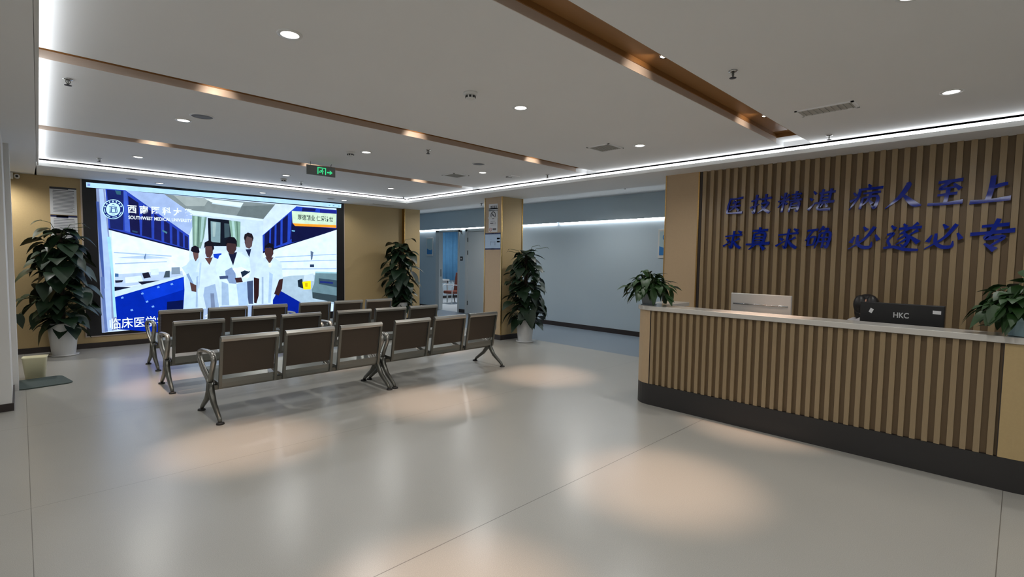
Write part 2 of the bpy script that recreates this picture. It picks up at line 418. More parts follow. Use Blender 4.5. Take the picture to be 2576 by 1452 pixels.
# ------------------------------------------------------------------ ceiling fittings
def detector(x, y, z, label):
    t = thing('smoke_detector', label, 'smoke detector', (x, y, z), 0, 'smoke detectors')
    MB().lathe([(.055, 0), (.055, -.012), (.045, -.02), (.038, -.022)], n=24).build('base', M_plastic, t)
    b = MB()
    for k in range(8):
        a = 2*PI*k/8; b.box(-.008, .008, -.004, .004, -.042, -.026)
        for i in range(len(b.v)-8, len(b.v)):
            px, py, pz = b.v[i]; b.v[i] = (px*math.cos(a)-(py+.036)*math.sin(a), px*math.sin(a)+(py+.036)*math.cos(a), pz)
    b.build('vent_slots', M_black, t)
    MB().lathe([(.036, -.02), (.036, -.044), (.026, -.05), (.0005, -.05)], n=24).build('sensor_head', M_plastic, t)
detector(2.52, 3.05, ZR, 'white smoke detector on the ceiling before the middle groove')
detector(2.92, 5.82, ZR, 'white smoke detector beside the downlight between middle and far groove')
detector(3.16, 8.66, ZR, 'white smoke detector by the green exit sign')
detector(7.72, 6.35, ZC, 'white detector on the corridor ceiling beside the pillar')
def sprinkler(x, y, z, label):
    t = thing('sprinkler', label, 'sprinkler', (x, y, z), 0, 'ceiling sprinklers')
    MB().lathe([(.03, 0), (.03, -.006), (.012, -.01)], n=16).build('escutcheon', M_chrome, t)
    MB().tube([(-.01, 0, -.008), (-.013, 0, -.025), (0, 0, -.045)], .0035, 6).tube([(.01, 0, -.008), (.013, 0, -.025), (0, 0, -.045)], .0035, 6).lathe([(.004, -.008), (.004, -.04)], n=8).build('frame', M_frame, t)
    MB().lathe([(.022, -.046), (.022, -.049)], n=16).build('deflector', M_ink, t)
for x, y, s in ((.29, 4.99, 'near the white column'), (3.44, 1.42, 'beside the wide wooden groove'), (3.48, 4.99, 'beyond the middle wooden groove'), (3.5, 8.79, 'beside the green exit sign'), (5.78, 1.41, 'by the cove light over the slatted wall'), (5.71, 5.08, 'by the cove light before the pillar'), (5.8, 9.2, 'at the far corner of the ceiling recess'), (.8, 8.78, 'above the left end of the video wall')):
    sprinkler(x, y, ZR, 'small ceiling sprinkler '+s)
sprinkler(8.0, 5.2, ZC, 'small sprinkler below the long corridor air grille')
sprinkler(7.02, 8.1, ZS, 'small sprinkler beside the pillar top')
def disc(x, y, z, r, label):
    t = thing('ceiling_speaker', label, 'speaker', (x, y, z), 0, 'ceiling speakers')
    MB().lathe([(r, 0), (r, -.006), (r-.012, -.008), (r-.014, -.002)], n=32, cap=False).build('rim', M_plastic, t)
    MB().lathe([(.0005, -.004), (r-.012, -.004), (r-.012, 0)], n=32).build('mesh_cover', M_greydisc, t)
disc(1.24, 5.38, ZR, .1, 'round grey speaker in the ceiling behind the column-side downlight')
disc(4.45, 5.2, ZR, .09, 'round grey speaker in the ceiling on the reception side')
disc(1.3, 9.9, ZS, .08, 'flat round speaker in the soffit over the video wall, plant side')
disc(4.55, 9.93, ZS, .08, 'flat round speaker in the soffit over the far end of the video wall')
def vent(x, y, z, w, l, label, rz=0, n=9):
    t = thing('ceiling_vent', label, 'air vent', (x, y, z), rz, 'ceiling air vents')
    MB().box(-w/2, w/2, -l/2, -l/2+.02, -.008, 0).box(-w/2, w/2, l/2-.02, l/2, -.008, 0).box(-w/2, -w/2+.02, -l/2, l/2, -.008, 0).box(w/2-.02, w/2, -l/2, l/2, -.008, 0).build('frame', M_ceil, t)
    b = MB().box(-w/2+.02, w/2-.02, -l/2+.02, l/2-.02, -.002, 0)
    for k in range(n): yy = -l/2+.02+(l-.04)*(k+.5)/n; b.box(-w/2+.02, w/2-.02, yy-.003, yy+.006, -.007, -.002)
    b.build('grille', M_grille, t)
vent(4.77, 3.38, ZR, .3, .3, 'square air vent in the ceiling before the middle groove')
vent(4.8, 1.2, ZR, .22, .42, 'rectangular air vent in the ceiling above the reception desk')
vent(4.82, 6.18, ZR, .3, .3, 'square air vent in the ceiling between middle and far groove')
vent(5.81, 10.1, ZS, .5, .16, 'shallow air vent in the soffit beside the pilaster')
t = thing('linear_grille', 'long narrow dark air grille in the corridor ceiling', 'air vent', (7.68, 5.1, ZC))
MB().box(-.09, .09, -.72, .72, -.006, 0).build('frame', M_grille, t)
MB().box(-.07, -.02, -.69, .69, -.008, -.004).build('slot', M_black, t); MB().box(.0, .07, -.69, .69, -.008, -.004).build('blade', M_frame, t)
t = thing('ceiling_hatch', 'small square ceiling panel hanging open at one corner', 'access panel', (5.45, 5.6, ZR))
MB().box(-.1, .1, -.1, .1, -.012, 0).build('frame', M_ceil, t)
MB().prism(arc(-.02, 0, .07, 20, 200)+arc(-.02, 0, .055, 200, 20), -.016, -.01).build('gap', M_black, t)
# exit sign hanging from the ceiling
t = thing('exit_sign', 'grey hanging exit sign with green running man and arrow', 'exit sign', (2.98, 6.8, 2.72))
MB().box(-.2, .2, -.01, .01, -.064, .066).build('plate', M_exitbody, t, .003)
b = MB(); b.tube([(.145, 0, .066), (.14, 0, .09), (.15, 0, .112)], .004, 6).tube([(-.145, 0, .066), (-.145, 0, .112)], .003, 6); b.build('hanger', M_frame, t)
def flat(pts, mb, yy): mb.prism(pts, yy, yy-.0015, 0, 1)
b = MB()
flat([(-.055, -.045), (-.055, .048), (.065, .048), (.065, -.045), (.052, -.045), (.052, .036), (-.042, .036), (-.042, -.045)], b, -.0105)
b.build('door_symbol', M_exit, t)
b = MB(); b.lathe([(.0005, -.0105), (.008, -.0105), (.008, -.012)], (.014, 0, .024), 12, 0, 1)
flat([(.008, .014), (-.018, .006), (-.03, -.008), (-.024, -.012), (-.012, 0), (-.004, .002), (-.012, -.014), (-.036, -.018), (-.036, -.026), (-.004, -.022), (.004, -.012), (.014, -.024), (.008, -.042), (.018, -.042), (.026, -.02), (.012, -.004), (.014, .002), (.03, -.006), (.034, 0), (.018, .012)], b, -.0105)
b.build('running_man', M_exit, t)
b = MB(); flat([(.08, -.018), (.13, -.018), (.112, -.034), (.126, -.034), (.158, -.008), (.126, .018), (.112, .018), (.13, .0), (.08, .0)], b, -.0105)
b.build('arrow', M_exit, t)
# security cameras, door button
t = thing('security_camera', 'white bullet security camera under the soffit by the video wall', 'security camera', (-.02, 10.5, 2.72))
MB().box(-.12, -.02, -.05, .03, -.09, 0).build('mount', M_plastic, t, .004); MB().lathe([(.028, -.06), (.032, -.05), (.032, .04)], (.02, 0, -.05), 16, 0, 1).build('body', M_plastic, t)
MB().lathe([(.0005, -.066), (.016, -.064), (.018, -.058)], (.02, 0, -.05), 12, 0, 1).build('lens', M_black, t)
t = thing('security_camera', 'small black camera between the two corridor doorways', 'security camera', (XF, 11.25, 2.34))
MB().lathe([(.035, -.1), (.04, -.02), (.03, 0)], (0, 0, 0), 14, 0, 0).build('body', M_black, t); MB().tube([(-.05, 0, 0), (0, -.03, -.1)], .01, 6).build('bracket', M_black, t)
t = thing('door_button', 'square black door button with a white key by the open doorway', 'wall switch', (XF, 11.24, 1.55))
MB().box(-.012, 0, -.055, .055, -.06, .06).build('plate', M_black, t, .003); MB().box(-.018, -.012, -.022, .022, -.022, .022).build('key', M_plastic, t)
t = thing('motion_sensor', 'small brown sensor on the ceiling above the open doorway', 'sensor', (7.85, 11.2, ZC))
MB().lathe([(.05, 0), (.05, -.02), (.035, -.04), (.0005, -.042)], n=16).build('dome', M_brown, t)

# ------------------------------------------------------------------ paper notices and pictures
def sheet(name, label, cat, loc, w, h, facing, bands, group=None, th=.006, rot=0):
    """flat board; bands = (u0,u1,v0,v1,material) printed areas, measured from the centre"""
    t = thing(name, label, cat, loc, 0 if facing == 'Y' else -PI/2, group)
    MB().box(-w/2, w/2, -th, 0, -h/2, h/2).build('board', M_paper, t)
    by = {}
    for (u0, u1, v0, v1, M, part) in bands: by.setdefault((part, M), []).append((u0, u1, v0, v1))
    for (part, M), rs in by.items():
        b = MB()
        for (u0, u1, v0, v1) in rs: b.box(u0, u1, -th-.0015, -th, v0, v1)
        b.build(part, M, t)
    return t
rnd = random.Random(3)
def lines(w, top, bot, n, M=None):
    out = []
    for k in range(n):
        v = top-(top-bot)*k/n; out.append((-w/2+.035, w/2-.03-rnd.random()*.04*(k % 3 == 2), v-.006, v+.003, M or M_greyink, 'text'))
    return out
NX, NW = .51, .315
sheet('notice_board', 'white printed notice with a dark header, upper of two by the plant', 'notice', (NX, YSC, 2.36), NW, .425, 'Y',
      [(-NW/2, NW/2, .19, .2125, M_ink, 'header'), (-NW/2, .06, .18, .19, M_ink, 'header'), (-.12, .13, .155, .163, M_ink, 'title')]+lines(NW, .135, -.19, 15))
sheet('notice_board', 'white printed notice with a navy header, lower of two by the plant', 'notice', (NX, YSC, 1.925), NW, .425, 'Y',
      [(-NW/2, NW/2, .185, .2125, M_navy, 'header'), (-.09, .05, .172, .2125, M_navy, 'header'), (-.12, .12, .15, .156, M_ink, 'title')]+lines(NW, .13, -.19, 13))
PYC = (PY0+PY1)/2
def psheet(name, label, z, w, h, bands, yc=PYC, th=.004): return sheet(name, label, 'notice', (PX0-.003, yc, z), w, h, 'X', bands, 'notices on the pillar', th)
t = psheet('paper_notice', 'small white paper with bold black lettering, topmost on the pillar', 2.54, .25, .13, [])
b = MB()
for k in range(4):
    u = -.075+k*.046
    for (a0, a1, c0, c1) in ((0, .036, .02, .028), (.004, .012, -.014, .028), (.022, .03, -.014, .02), (0, .036, 0, .007), (.0, .036, -.018, -.011)):
        b.box(u+a0, u+a1, -.0055, -.004, c0, c1)
b.build('lettering', M_black, t)
t = psheet('paper_notice', 'tall white no smoking notice on the pillar', 2.345, .25, .36, [(-.05, .05, .15, .165, M_navy, 'lettering'), (-.05, .05, .13, .14, M_greyink, 'small_print'), (-.07, .06, -.075, -.068, M_greyink, 'small_print'), (-.08, .01, -.115, -.1, M_ink, 'lettering'), (.04, .08, -.115, -.1, M_greyink, 'small_print'), (-.06, .08, -.145, -.14, M_greyink, 'small_print')])
ring = arc(0, .045, .072, 0, 360, 32)[:-1]; 
b = MB(); o_ = arc(0, .045, .072, 0, 360, 32)[:-1]; i_ = arc(0, .045, .056, 0, 360, 32)[:-1]
for k in range(32):
    j = (k+1) % 32; b.prism([o_[k], o_[j], i_[j], i_[k]], -.0055, -.004, 0, 1)
b.prism([(-.042, .08), (-.03, .088), (.045, .012), (.033, .002)], -.006, -.004, 0, 1); b.box(-.045, .03, -.0058, -.004, .04, .056); b.build('no_smoking_sign', M_ink, t)
t = psheet('paper_notice', 'small white label with a red ring above the pale blue board', 2.117, .25, .095, [(-.01, .09, -.005, .02, M_ink, 'lettering'), (-.01, .09, -.025, -.02, M_greyink, 'small_print')])
b = MB(); o_ = arc(-.07, 0, .035, 0, 360, 24)[:-1]; i_ = arc(-.07, 0, .027, 0, 360, 24)[:-1]
for k in range(24):
    j = (k+1) % 24; b.prism([o_[k], o_[j], i_[j], i_[k]], -.0055, -.004, 0, 1)
b.prism([(-.095, .018), (-.09, .023), (-.045, -.018), (-.05, -.023)], -.0055, -.004, 0, 1); b.build('ring_sign', M_red, t)
t = psheet('display_board', 'pale blue board with navy bands on the pillar', 1.892, .44, .32, [(-.22, .22, .133, .16, M_navy, 'header_band'), (-.22, .22, -.16, -.133, M_navy, 'footer_band'), (-.22, .22, -.133, .133, M_paleblue, 'sheet'), (.12, .2, .035, .065, M_ink, 'label_block'), (.12, .2, -.025, .005, M_ink, 'label_block'), (-.06, .06, .143, .15, M_paper, 'lettering'), (-.06, .06, -.15, -.143, M_paper, 'lettering')], PYC, .008)
b = MB().box(-.05, .06, -.0115, -.0098, -.02, -.012).box(.06, .075, -.0115, -.0098, -.08, 0).box(-.06, -.05, -.0115, -.0098, -.08, .0).box(-.08, -.02, -.0115, -.0098, .03, .035); b.build('line_drawing', mat('pale print', rgb(140, 160, 190), .6), t)
tag(MB().box(PX0-.012, PX0-.009, PYC-.14, PYC+.14, 2.487, 2.505).build('adhesive_tape', M_paper), 'strip of white tape between the two upper papers on the pillar', 'tape')
tag(MB().box(PX0-.012, PX0-.009, PYC-.14, PYC+.14, 2.33, 2.355).build('adhesive_tape', M_plastic), 'strip of tape across the no smoking notice', 'tape')
def picture(y, z, w, h, label):
    t = thing('wall_picture', label, 'picture', (XF, y, z), -PI/2, 'framed pictures on the corridor wall')
    MB().box(-w/2, w/2, -.025, 0, -h/2, h/2).build('frame', M_plastic, t, .003)
    MB().box(-w/2+.03, w/2-.03, -.027, -.024, -h/2+.05, h/2-.04).build('print', mat('pale picture', rgb(176, 200, 206), .3), t)
    pts = [(-w/2+.03, -h/2+.05), (w/2-.03, -h/2+.05), (w/2-.03, -h/2+.2), (w/6, -h/2+.17), (-w/8, -h/2+.19), (-w/2+.03, -h/2+.23)]
    MB().prism(pts, -.029, -.026, 0, 1).build('blue_wave', M_midblue, t)
    return t
picture(12.78, 1.9, .33, .56, 'narrow framed picture with a blue wave beside the open doorway')
t = picture(4.84, 1.9, .42, .56, 'framed picture with a blue wave half hidden by the reception wall')
MB().prism([(x, z+.12) for x, z in arc(-.04, 0, .07, 60, 320, 16)+arc(-.04, 0, .05, 320, 60, 16)], -.029, -.026, 0, 1).build('round_logo', M_midblue, t)
PIC = [
(192,216,250,-2.042,1.137,2.01,1.143,2.001,-1.104,-2.029,-1.214),
(167,210,250,-2.163,1.223,2.121,1.247,2.115,1.162,-2.162,1.143),
(120,140,200,-2.148,1.204,-2.113,1.204,-2.114,1.167,-2.149,1.166),
(110,150,180,1.835,1.21,1.872,1.21,1.872,1.19,1.835,1.189),
(110,150,180,1.927,1.21,1.965,1.21,1.964,1.19,1.927,1.189),
(110,150,180,2.048,1.209,2.085,1.21,2.085,1.19,2.048,1.189),
(124,140,178,-2.042,1.137,-1.931,1.138,-1.827,-0.969,-1.832,-1.183,-2.029,-1.214),
(158,186,235,-2.005,1.137,-1.953,1.137,-1.897,0.094,-1.899,-1.193,-1.976,-1.205,-1.977,-0.1),
(62,84,150,-2.047,0.929,-2.01,0.928,-1.98,0.093,-1.972,-0.487,-1.987,-0.487,-2.025,0.092),
(150,205,245,-1.925,0.364,-1.879,0.366,-1.843,-0.491,-1.827,-0.965,-1.87,-0.972,-1.884,-0.295),
(88,110,165,-2.02,-0.293,-1.982,-0.293,-1.967,-0.877,-1.953,-1.202,-1.991,-1.208,-2.015,-0.68),
(151,176,220,-1.67,1.148,-1.121,1.135,-0.699,0.814,-0.707,0.606,-0.765,0.444,-1.67,1.138),
(120,134,138,-1.121,1.135,0.732,1.122,0.501,0.808,-0.801,0.895),
(150,164,166,-0.983,1.128,-0.435,1.126,-0.513,0.982,-0.8,0.958),
(98,112,116,0.12,1.035,0.716,1.109,0.501,0.818,0.014,0.837),
(208,237,255,-0.507,1.12,0.146,1.1,0.104,1.027,-0.379,1.054),
(185,210,228,-0.379,1.054,0.104,1.027,0.091,1.006,-0.398,1.035),
(201,224,248,-0.801,0.895,0.501,0.813,0.5,0.776,-0.699,0.814),
(192,214,246,0.732,1.122,1.146,1.117,1.146,1.092,0.488,0.5,0.496,0.808),
(38,62,168,-1.926,1.146,-1.665,1.149,-0.765,0.438,-0.767,0.171,-1.174,0.289,-1.9,0.496),
(24,34,92,-1.908,1.132,-1.69,1.136,-1.707,0.481,-1.876,0.501),
(60,90,190,-1.69,1.14,-1.644,1.122,-1.616,0.452,-1.686,0.472),
(22,24,66,-1.63,1.06,-1.492,0.955,-1.482,0.413,-1.613,0.448),
(22,26,74,-1.434,0.92,-1.321,0.83,-1.321,0.365,-1.456,0.404),
(26,30,84,-1.275,0.793,-1.182,0.718,-1.18,0.321,-1.285,0.354),
(24,28,80,-1.138,0.684,-1.057,0.623,-1.057,0.28,-1.143,0.31),
(24,30,84,-1.019,0.588,-0.95,0.53,-0.952,0.254,-1.022,0.273),
(24,30,84,-0.915,0.507,-0.862,0.467,-0.863,0.223,-0.917,0.239),
(26,32,90,-0.834,0.441,-0.784,0.407,-0.784,0.196,-0.835,0.211),
(46,90,110,-1.802,1.134,-1.725,1.133,-1.727,1.064,-1.78,1.069),
(40,70,96,-1.591,0.487,-1.511,0.469,-1.52,0.445,-1.584,0.458),
(70,120,140,-1.169,0.519,-1.093,0.481,-1.102,0.45,-1.161,0.488),
(16,20,60,-1.9,0.504,-1.174,0.297,-0.77,0.183,-0.77,0.158,-1.175,0.268,-1.901,0.481),
(185,209,242,-0.699,0.814,0.5,0.776,0.487,0.139,-0.711,0.202),
(18,24,36,-0.464,0.771,-0.084,0.752,-0.084,0.262,-0.458,0.252),
(120,150,160,-0.419,0.713,-0.256,0.702,-0.267,0.323,-0.419,0.331),
(58,78,88,-0.194,0.688,-0.106,0.684,-0.106,0.44,-0.194,0.414),
(150,176,180,-0.389,0.698,-0.327,0.693,-0.351,0.43,-0.39,0.428),
(108,142,132,-0.712,0.796,-0.479,0.783,-0.528,0.422,-0.588,0.205,-0.714,0.223),
(150,186,172,-0.675,0.79,-0.629,0.789,-0.659,0.225,-0.686,0.228),
(153,190,190,-0.564,0.785,-0.513,0.782,-0.563,0.335,-0.597,0.312),
(74,104,96,-0.618,0.79,-0.596,0.787,-0.625,0.226,-0.64,0.225),
(120,158,144,-0.113,0.75,0.087,0.736,0.071,0.244,-0.064,0.263),
(158,197,196,-0.068,0.744,-0.024,0.738,0.005,0.265,-0.036,0.264),
(82,116,104,0.013,0.736,0.033,0.737,0.046,0.266,0.026,0.266),
(20,60,190,-0.386,0.11,-0.249,0.125,-0.261,-0.007,-0.377,0.046),
(34,64,178,1.146,1.117,2.012,1.107,2.01,0.703,0.854,0.275,0.483,0.162,0.481,0.492),
(20,26,84,1.271,1.103,1.551,1.101,1.538,1.043,1.256,1.021),
(28,36,130,1.64,1.098,2.001,1.101,2.001,1.025,1.64,1.013),
(22,26,90,1.053,0.874,1.054,1.006,1.121,0.999,1.118,0.781,1.361,0.723,1.034,0.439,1.01,0.424),
(16,20,60,1.047,0.741,1.993,0.707,1.534,0.521,1.042,0.367),
(18,22,70,0.87,0.833,0.974,0.935,0.958,0.379,0.86,0.337),
(18,22,70,0.75,0.735,0.828,0.802,0.818,0.322,0.74,0.286),
(18,22,70,0.645,0.635,0.713,0.7,0.703,0.28,0.631,0.259),
(18,22,70,0.519,0.513,0.613,0.606,0.599,0.245,0.51,0.214),
(120,190,235,1.045,0.621,1.112,0.617,1.107,0.597,1.05,0.602),
(16,20,60,0.483,0.176,0.854,0.289,2.01,0.718,2.009,0.682,0.854,0.254,0.483,0.139),
(214,235,255,-1.865,0.467,-1.175,0.272,-0.767,0.154,-0.775,-0.268,-1.843,-0.511),
(158,186,220,-1.843,0.119,-1.04,0.069,-1.041,0.048,-1.843,0.099),
(167,193,228,-1.799,0.022,-1.414,0.071,-1.076,0.023,-1.416,0.006),
(153,180,216,-1.832,-0.07,-1.112,-0.032,-1.113,-0.046,-1.833,-0.088),
(90,120,160,-1.44,0.032,-1.41,0.104,-1.404,0.094,-1.423,-0.018),
(171,194,226,-1.837,-0.256,-1.355,-0.221,-0.886,-0.203,-0.871,-0.309,-1.843,-0.491),
(207,228,250,-1.705,-0.307,-1.488,-0.28,-1.458,-0.382,-1.7,-0.406),
(30,34,52,-1.839,-0.354,-1.73,-0.352,-1.744,-0.387,-1.833,-0.397),
(28,30,46,-1.471,-0.24,-1.38,-0.22,-1.348,-0.312,-1.448,-0.331),
(198,220,246,-1.353,-0.17,-1.235,-0.16,-1.234,-0.263,-1.346,-0.274),
(120,140,160,-1.045,-0.139,-0.921,-0.135,-0.913,-0.258,-1.048,-0.265),
(60,76,90,-1.133,-0.202,-1.072,-0.198,-1.075,-0.316,-1.167,-0.321),
(16,22,44,-1.848,-0.462,-1.476,-0.482,-1.485,-0.518,-1.847,-0.534),
(24,28,48,-1.531,-0.384,-1.223,-0.366,-1.293,-0.457,-1.451,-0.463),
(60,100,150,-1.836,-0.237,-1.79,-0.245,-1.791,-0.296,-1.838,-0.295),
(189,214,246,-1.85,-0.534,-0.888,-0.279,-0.864,-0.318,-1.846,-0.633),
(4,36,160,-1.846,-0.633,-0.863,-0.309,-0.857,-0.543,-0.883,-0.904,-1.205,-1.134,-1.226,-1.283,-1.826,-1.173,-1.83,-0.985),
(10,54,196,-1.494,-0.542,-0.864,-0.32,-0.875,-0.542,-1.433,-0.728),
(8,18,70,-1.124,-0.747,-0.879,-0.729,-0.886,-0.904,-1.131,-0.889),
(110,160,235,-1.769,-0.642,-1.74,-0.627,-1.728,-0.656,-1.76,-0.666),
(110,160,235,-1.433,-0.724,-1.402,-0.709,-1.39,-0.738,-1.423,-0.749),
(110,160,235,-1.268,-0.478,-1.237,-0.462,-1.224,-0.492,-1.258,-0.503),
(110,160,235,-1.069,-0.431,-1.037,-0.415,-1.023,-0.445,-1.059,-0.457),
(110,160,235,-1.647,-0.857,-1.618,-0.843,-1.606,-0.872,-1.638,-0.882),
(110,160,235,-1.351,-0.814,-1.321,-0.799,-1.308,-0.829,-1.342,-0.839),
(110,160,235,-1.495,-0.583,-1.465,-0.568,-1.453,-0.597,-1.486,-0.607),
(208,231,255,0.483,0.139,2.009,0.677,2.004,-0.246,0.893,-0.334,0.477,-0.281),
(153,182,222,0.714,0.072,2.001,0.155,2.001,0.137,0.714,0.053),
(153,182,222,0.713,-0.022,2,0.026,2,0.008,0.713,-0.041),
(153,182,222,0.711,-0.165,1.999,-0.163,1.999,-0.181,0.711,-0.184),
(90,110,140,1.43,0.207,1.493,0.183,1.466,0.033,1.434,0.008),
(40,60,90,1.415,-0.08,1.503,-0.079,1.503,-0.137,1.415,-0.137),
(158,184,204,0.801,-0.345,1.035,-0.312,2.003,-0.298,1.999,-0.948,1.246,-0.908,0.774,-0.596),
(6,30,140,0.774,-0.596,1.246,-0.896,1.269,-1.121,0.654,-1.08,0.659,-0.711),
(24,38,52,1.154,-0.411,1.252,-0.376,1.274,-0.587,1.165,-0.547),
(236,218,20,1.251,-0.443,1.43,-0.426,1.428,-0.607,1.274,-0.607),
(190,160,20,1.305,-0.476,1.362,-0.47,1.361,-0.552,1.311,-0.551),
(189,212,234,1.289,-0.315,1.489,-0.267,1.5,-0.43,1.276,-0.426),
(98,128,140,1.532,-0.232,2.004,-0.251,1.999,-0.916,1.462,-0.789,1.448,-0.617,1.5,-0.493),
(52,74,90,1.603,-0.374,2.002,-0.427,2.001,-0.583,1.602,-0.496),
(30,44,110,1.628,-0.433,1.916,-0.464,1.916,-0.503,1.627,-0.476),
(50,66,74,1.463,-0.668,2,-0.765,1.999,-0.922,1.467,-0.799),
(144,190,205,1.532,-0.232,2.004,-0.251,2.003,-0.277,1.522,-0.262),
(150,172,206,-0.882,-0.882,-0.276,-0.873,0.657,-0.878,0.654,-1.08,-0.476,-1.105,-1.207,-1.217,-1.205,-1.113),
(185,209,240,0.149,0.206,0.298,0.218,0.459,0.139,0.422,-0.164,0.311,-0.326,0.292,-0.87,0.175,-0.875,0.021,-0.005),
(60,76,110,0.182,-0.416,0.293,-0.395,0.286,-0.858,0.196,-0.853),
(28,36,66,0.166,0.206,0.268,0.218,0.231,0.054),
(84,68,73,0.157,0.451,0.179,0.509,0.27,0.513,0.301,0.423,0.281,0.273,0.234,0.221,0.175,0.247,0.151,0.337),
(30,26,34,0.14,0.428,0.154,0.496,0.213,0.535,0.285,0.516,0.314,0.435,0.3,0.365,0.284,0.433,0.195,0.462,0.156,0.36),
(180,209,238,-0.755,-0.001,-0.635,0.028,-0.551,-0.032,-0.613,-0.313,-0.655,-0.549,-0.643,-0.901,-0.883,-0.895,-0.857,-0.543,-0.824,-0.267,-0.894,-0.14,-0.821,-0.097),
(120,150,190,-0.824,-0.267,-0.788,-0.246,-0.691,-0.494,-0.725,-0.526),
(150,178,210,-0.669,-0.312,-0.631,-0.291,-0.661,-0.874,-0.689,-0.872),
(79,58,58,-0.773,-0.406,-0.672,-0.467,-0.674,-0.588,-0.748,-0.572),
(96,73,73,-0.716,0.138,-0.623,0.14,-0.629,0.043,-0.673,-0.033,-0.7,0.021),
(22,20,32,-0.748,0.158,-0.732,0.227,-0.677,0.258,-0.621,0.226,-0.608,0.14,-0.624,0.118,-0.716,0.138),
(192,216,244,-0.607,0.022,-0.387,0.046,-0.311,-0.03,-0.286,-0.317,-0.349,-0.537,-0.286,-0.906,-0.643,-0.901,-0.655,-0.571,-0.63,-0.226,-0.677,-0.226),
(144,171,206,-0.541,-0.509,-0.367,-0.448,-0.306,-0.905,-0.52,-0.908,-0.563,-0.661),
(110,128,160,-0.448,-0.622,-0.389,-0.624,-0.375,-0.901,-0.443,-0.897),
(167,195,228,-0.608,-0.054,-0.58,-0.053,-0.627,-0.529,-0.645,-0.528),
(88,61,59,-0.527,0.033,-0.397,0.046,-0.453,-0.096),
(77,56,59,-0.516,0.25,-0.393,0.254,-0.395,0.123,-0.435,0.039,-0.493,0.045,-0.518,0.12),
(22,20,30,-0.535,0.206,-0.526,0.315,-0.458,0.36,-0.382,0.324,-0.371,0.211,-0.395,0.166,-0.408,0.253,-0.504,0.25),
(198,224,250,-0.289,0.08,-0.139,0.15,0.044,0.153,0.231,0.031,0.261,-0.256,0.161,-0.427,0.207,-0.877,-0.276,-0.865,-0.281,-0.584,-0.307,-0.383,-0.361,-0.14),
(150,178,210,-0.258,-0.406,-0.149,-0.454,-0.136,-0.859,-0.266,-0.861),
(158,190,226,-0.006,-0.457,0.182,-0.416,0.196,-0.872,0.028,-0.868),
(120,146,186,-0.195,-0.207,-0.083,-0.14,-0.023,-0.208,-0.006,-0.457,-0.129,-0.443,-0.187,-0.319),
(60,76,112,-0.296,-0.306,-0.146,-0.297,-0.147,-0.353,-0.287,-0.362),
(216,237,255,-0.073,-0.163,0.086,-0.129,0.227,-0.21,0.225,-0.336,0.037,-0.344),
(58,38,42,-0.033,-0.343,0.082,-0.334,0.108,-0.425,-0.006,-0.434),
(26,40,60,0.072,-0.231,0.143,-0.198,0.167,-0.255,0.089,-0.3,0.238,-0.21,0.244,-0.228,0.099,-0.334),
(24,28,54,-0.135,0.127,0.016,0.153,-0.058,-0.107),
(61,44,47,-0.168,0.327,0.006,0.332,0.004,0.209,-0.048,0.111,-0.119,0.114,-0.166,0.198),
(18,18,28,-0.185,0.26,-0.175,0.371,-0.104,0.44,-0.029,0.434,0.015,0.366,0.017,0.243,-0.011,0.309,-0.144,0.323),
(189,214,244,0.424,0.034,0.535,0.058,0.691,0.06,0.832,-0.046,0.86,-0.369,0.777,-0.392,0.704,-0.713,0.612,-0.875,0.401,-0.876,0.392,-0.7,0.41,-0.362,0.307,-0.337,0.358,-0.071),
(150,176,206,0.452,-0.328,0.485,-0.328,0.478,-0.868,0.445,-0.866),
(158,188,222,0.598,-0.235,0.664,-0.283,0.612,-0.851,0.567,-0.849),
(44,26,29,0.307,-0.337,0.406,-0.362,0.392,-0.7,0.347,-0.85,0.304,-0.836),
(52,33,35,0.782,-0.392,0.86,-0.369,0.839,-0.574,0.773,-0.715,0.682,-0.676),
(70,52,54,0.524,0.058,0.68,0.06,0.604,-0.07),
(207,223,210,0.573,-0.052,0.649,-0.047,0.632,-0.141,0.588,-0.141),
(66,47,49,0.524,0.245,0.676,0.249,0.679,0.131,0.623,0.019,0.556,0.028,0.518,0.128),
(18,18,28,0.505,0.163,0.52,0.28,0.594,0.352,0.672,0.327,0.698,0.226,0.675,0.19,0.649,0.248,0.537,0.257),
(192,220,196,1.05,1.017,2.006,1.025,1.999,0.728,1.106,0.718,1.061,0.778),
(245,150,40,1.066,0.764,1.999,0.779,1.999,0.723,1.113,0.713),
(180,228,255,-1.692,0.83,-1.696,0.793,-1.708,0.758,-1.726,0.725,-1.749,0.698,-1.777,0.677,-1.807,0.662,-1.838,0.656,-1.87,0.658,-1.899,0.668,-1.925,0.686,-1.946,0.71,-1.962,0.739,-1.971,0.772,-1.973,0.808,-1.969,0.844,-1.958,0.878,-1.941,0.91,-1.918,0.938,-1.891,0.959,-1.862,0.974,-1.83,0.981,-1.799,0.98,-1.769,0.971,-1.743,0.954,-1.721,0.93,-1.704,0.9,-1.694,0.866),
(24,40,110,-1.703,0.829,-1.707,0.795,-1.718,0.762,-1.734,0.732,-1.756,0.707,-1.781,0.687,-1.809,0.674,-1.838,0.668,-1.867,0.67,-1.894,0.679,-1.918,0.695,-1.938,0.718,-1.952,0.745,-1.961,0.776,-1.963,0.809,-1.959,0.842,-1.949,0.874,-1.933,0.904,-1.912,0.929,-1.887,0.949,-1.859,0.963,-1.83,0.969,-1.802,0.968,-1.774,0.96,-1.75,0.944,-1.729,0.922,-1.714,0.894,-1.705,0.863),
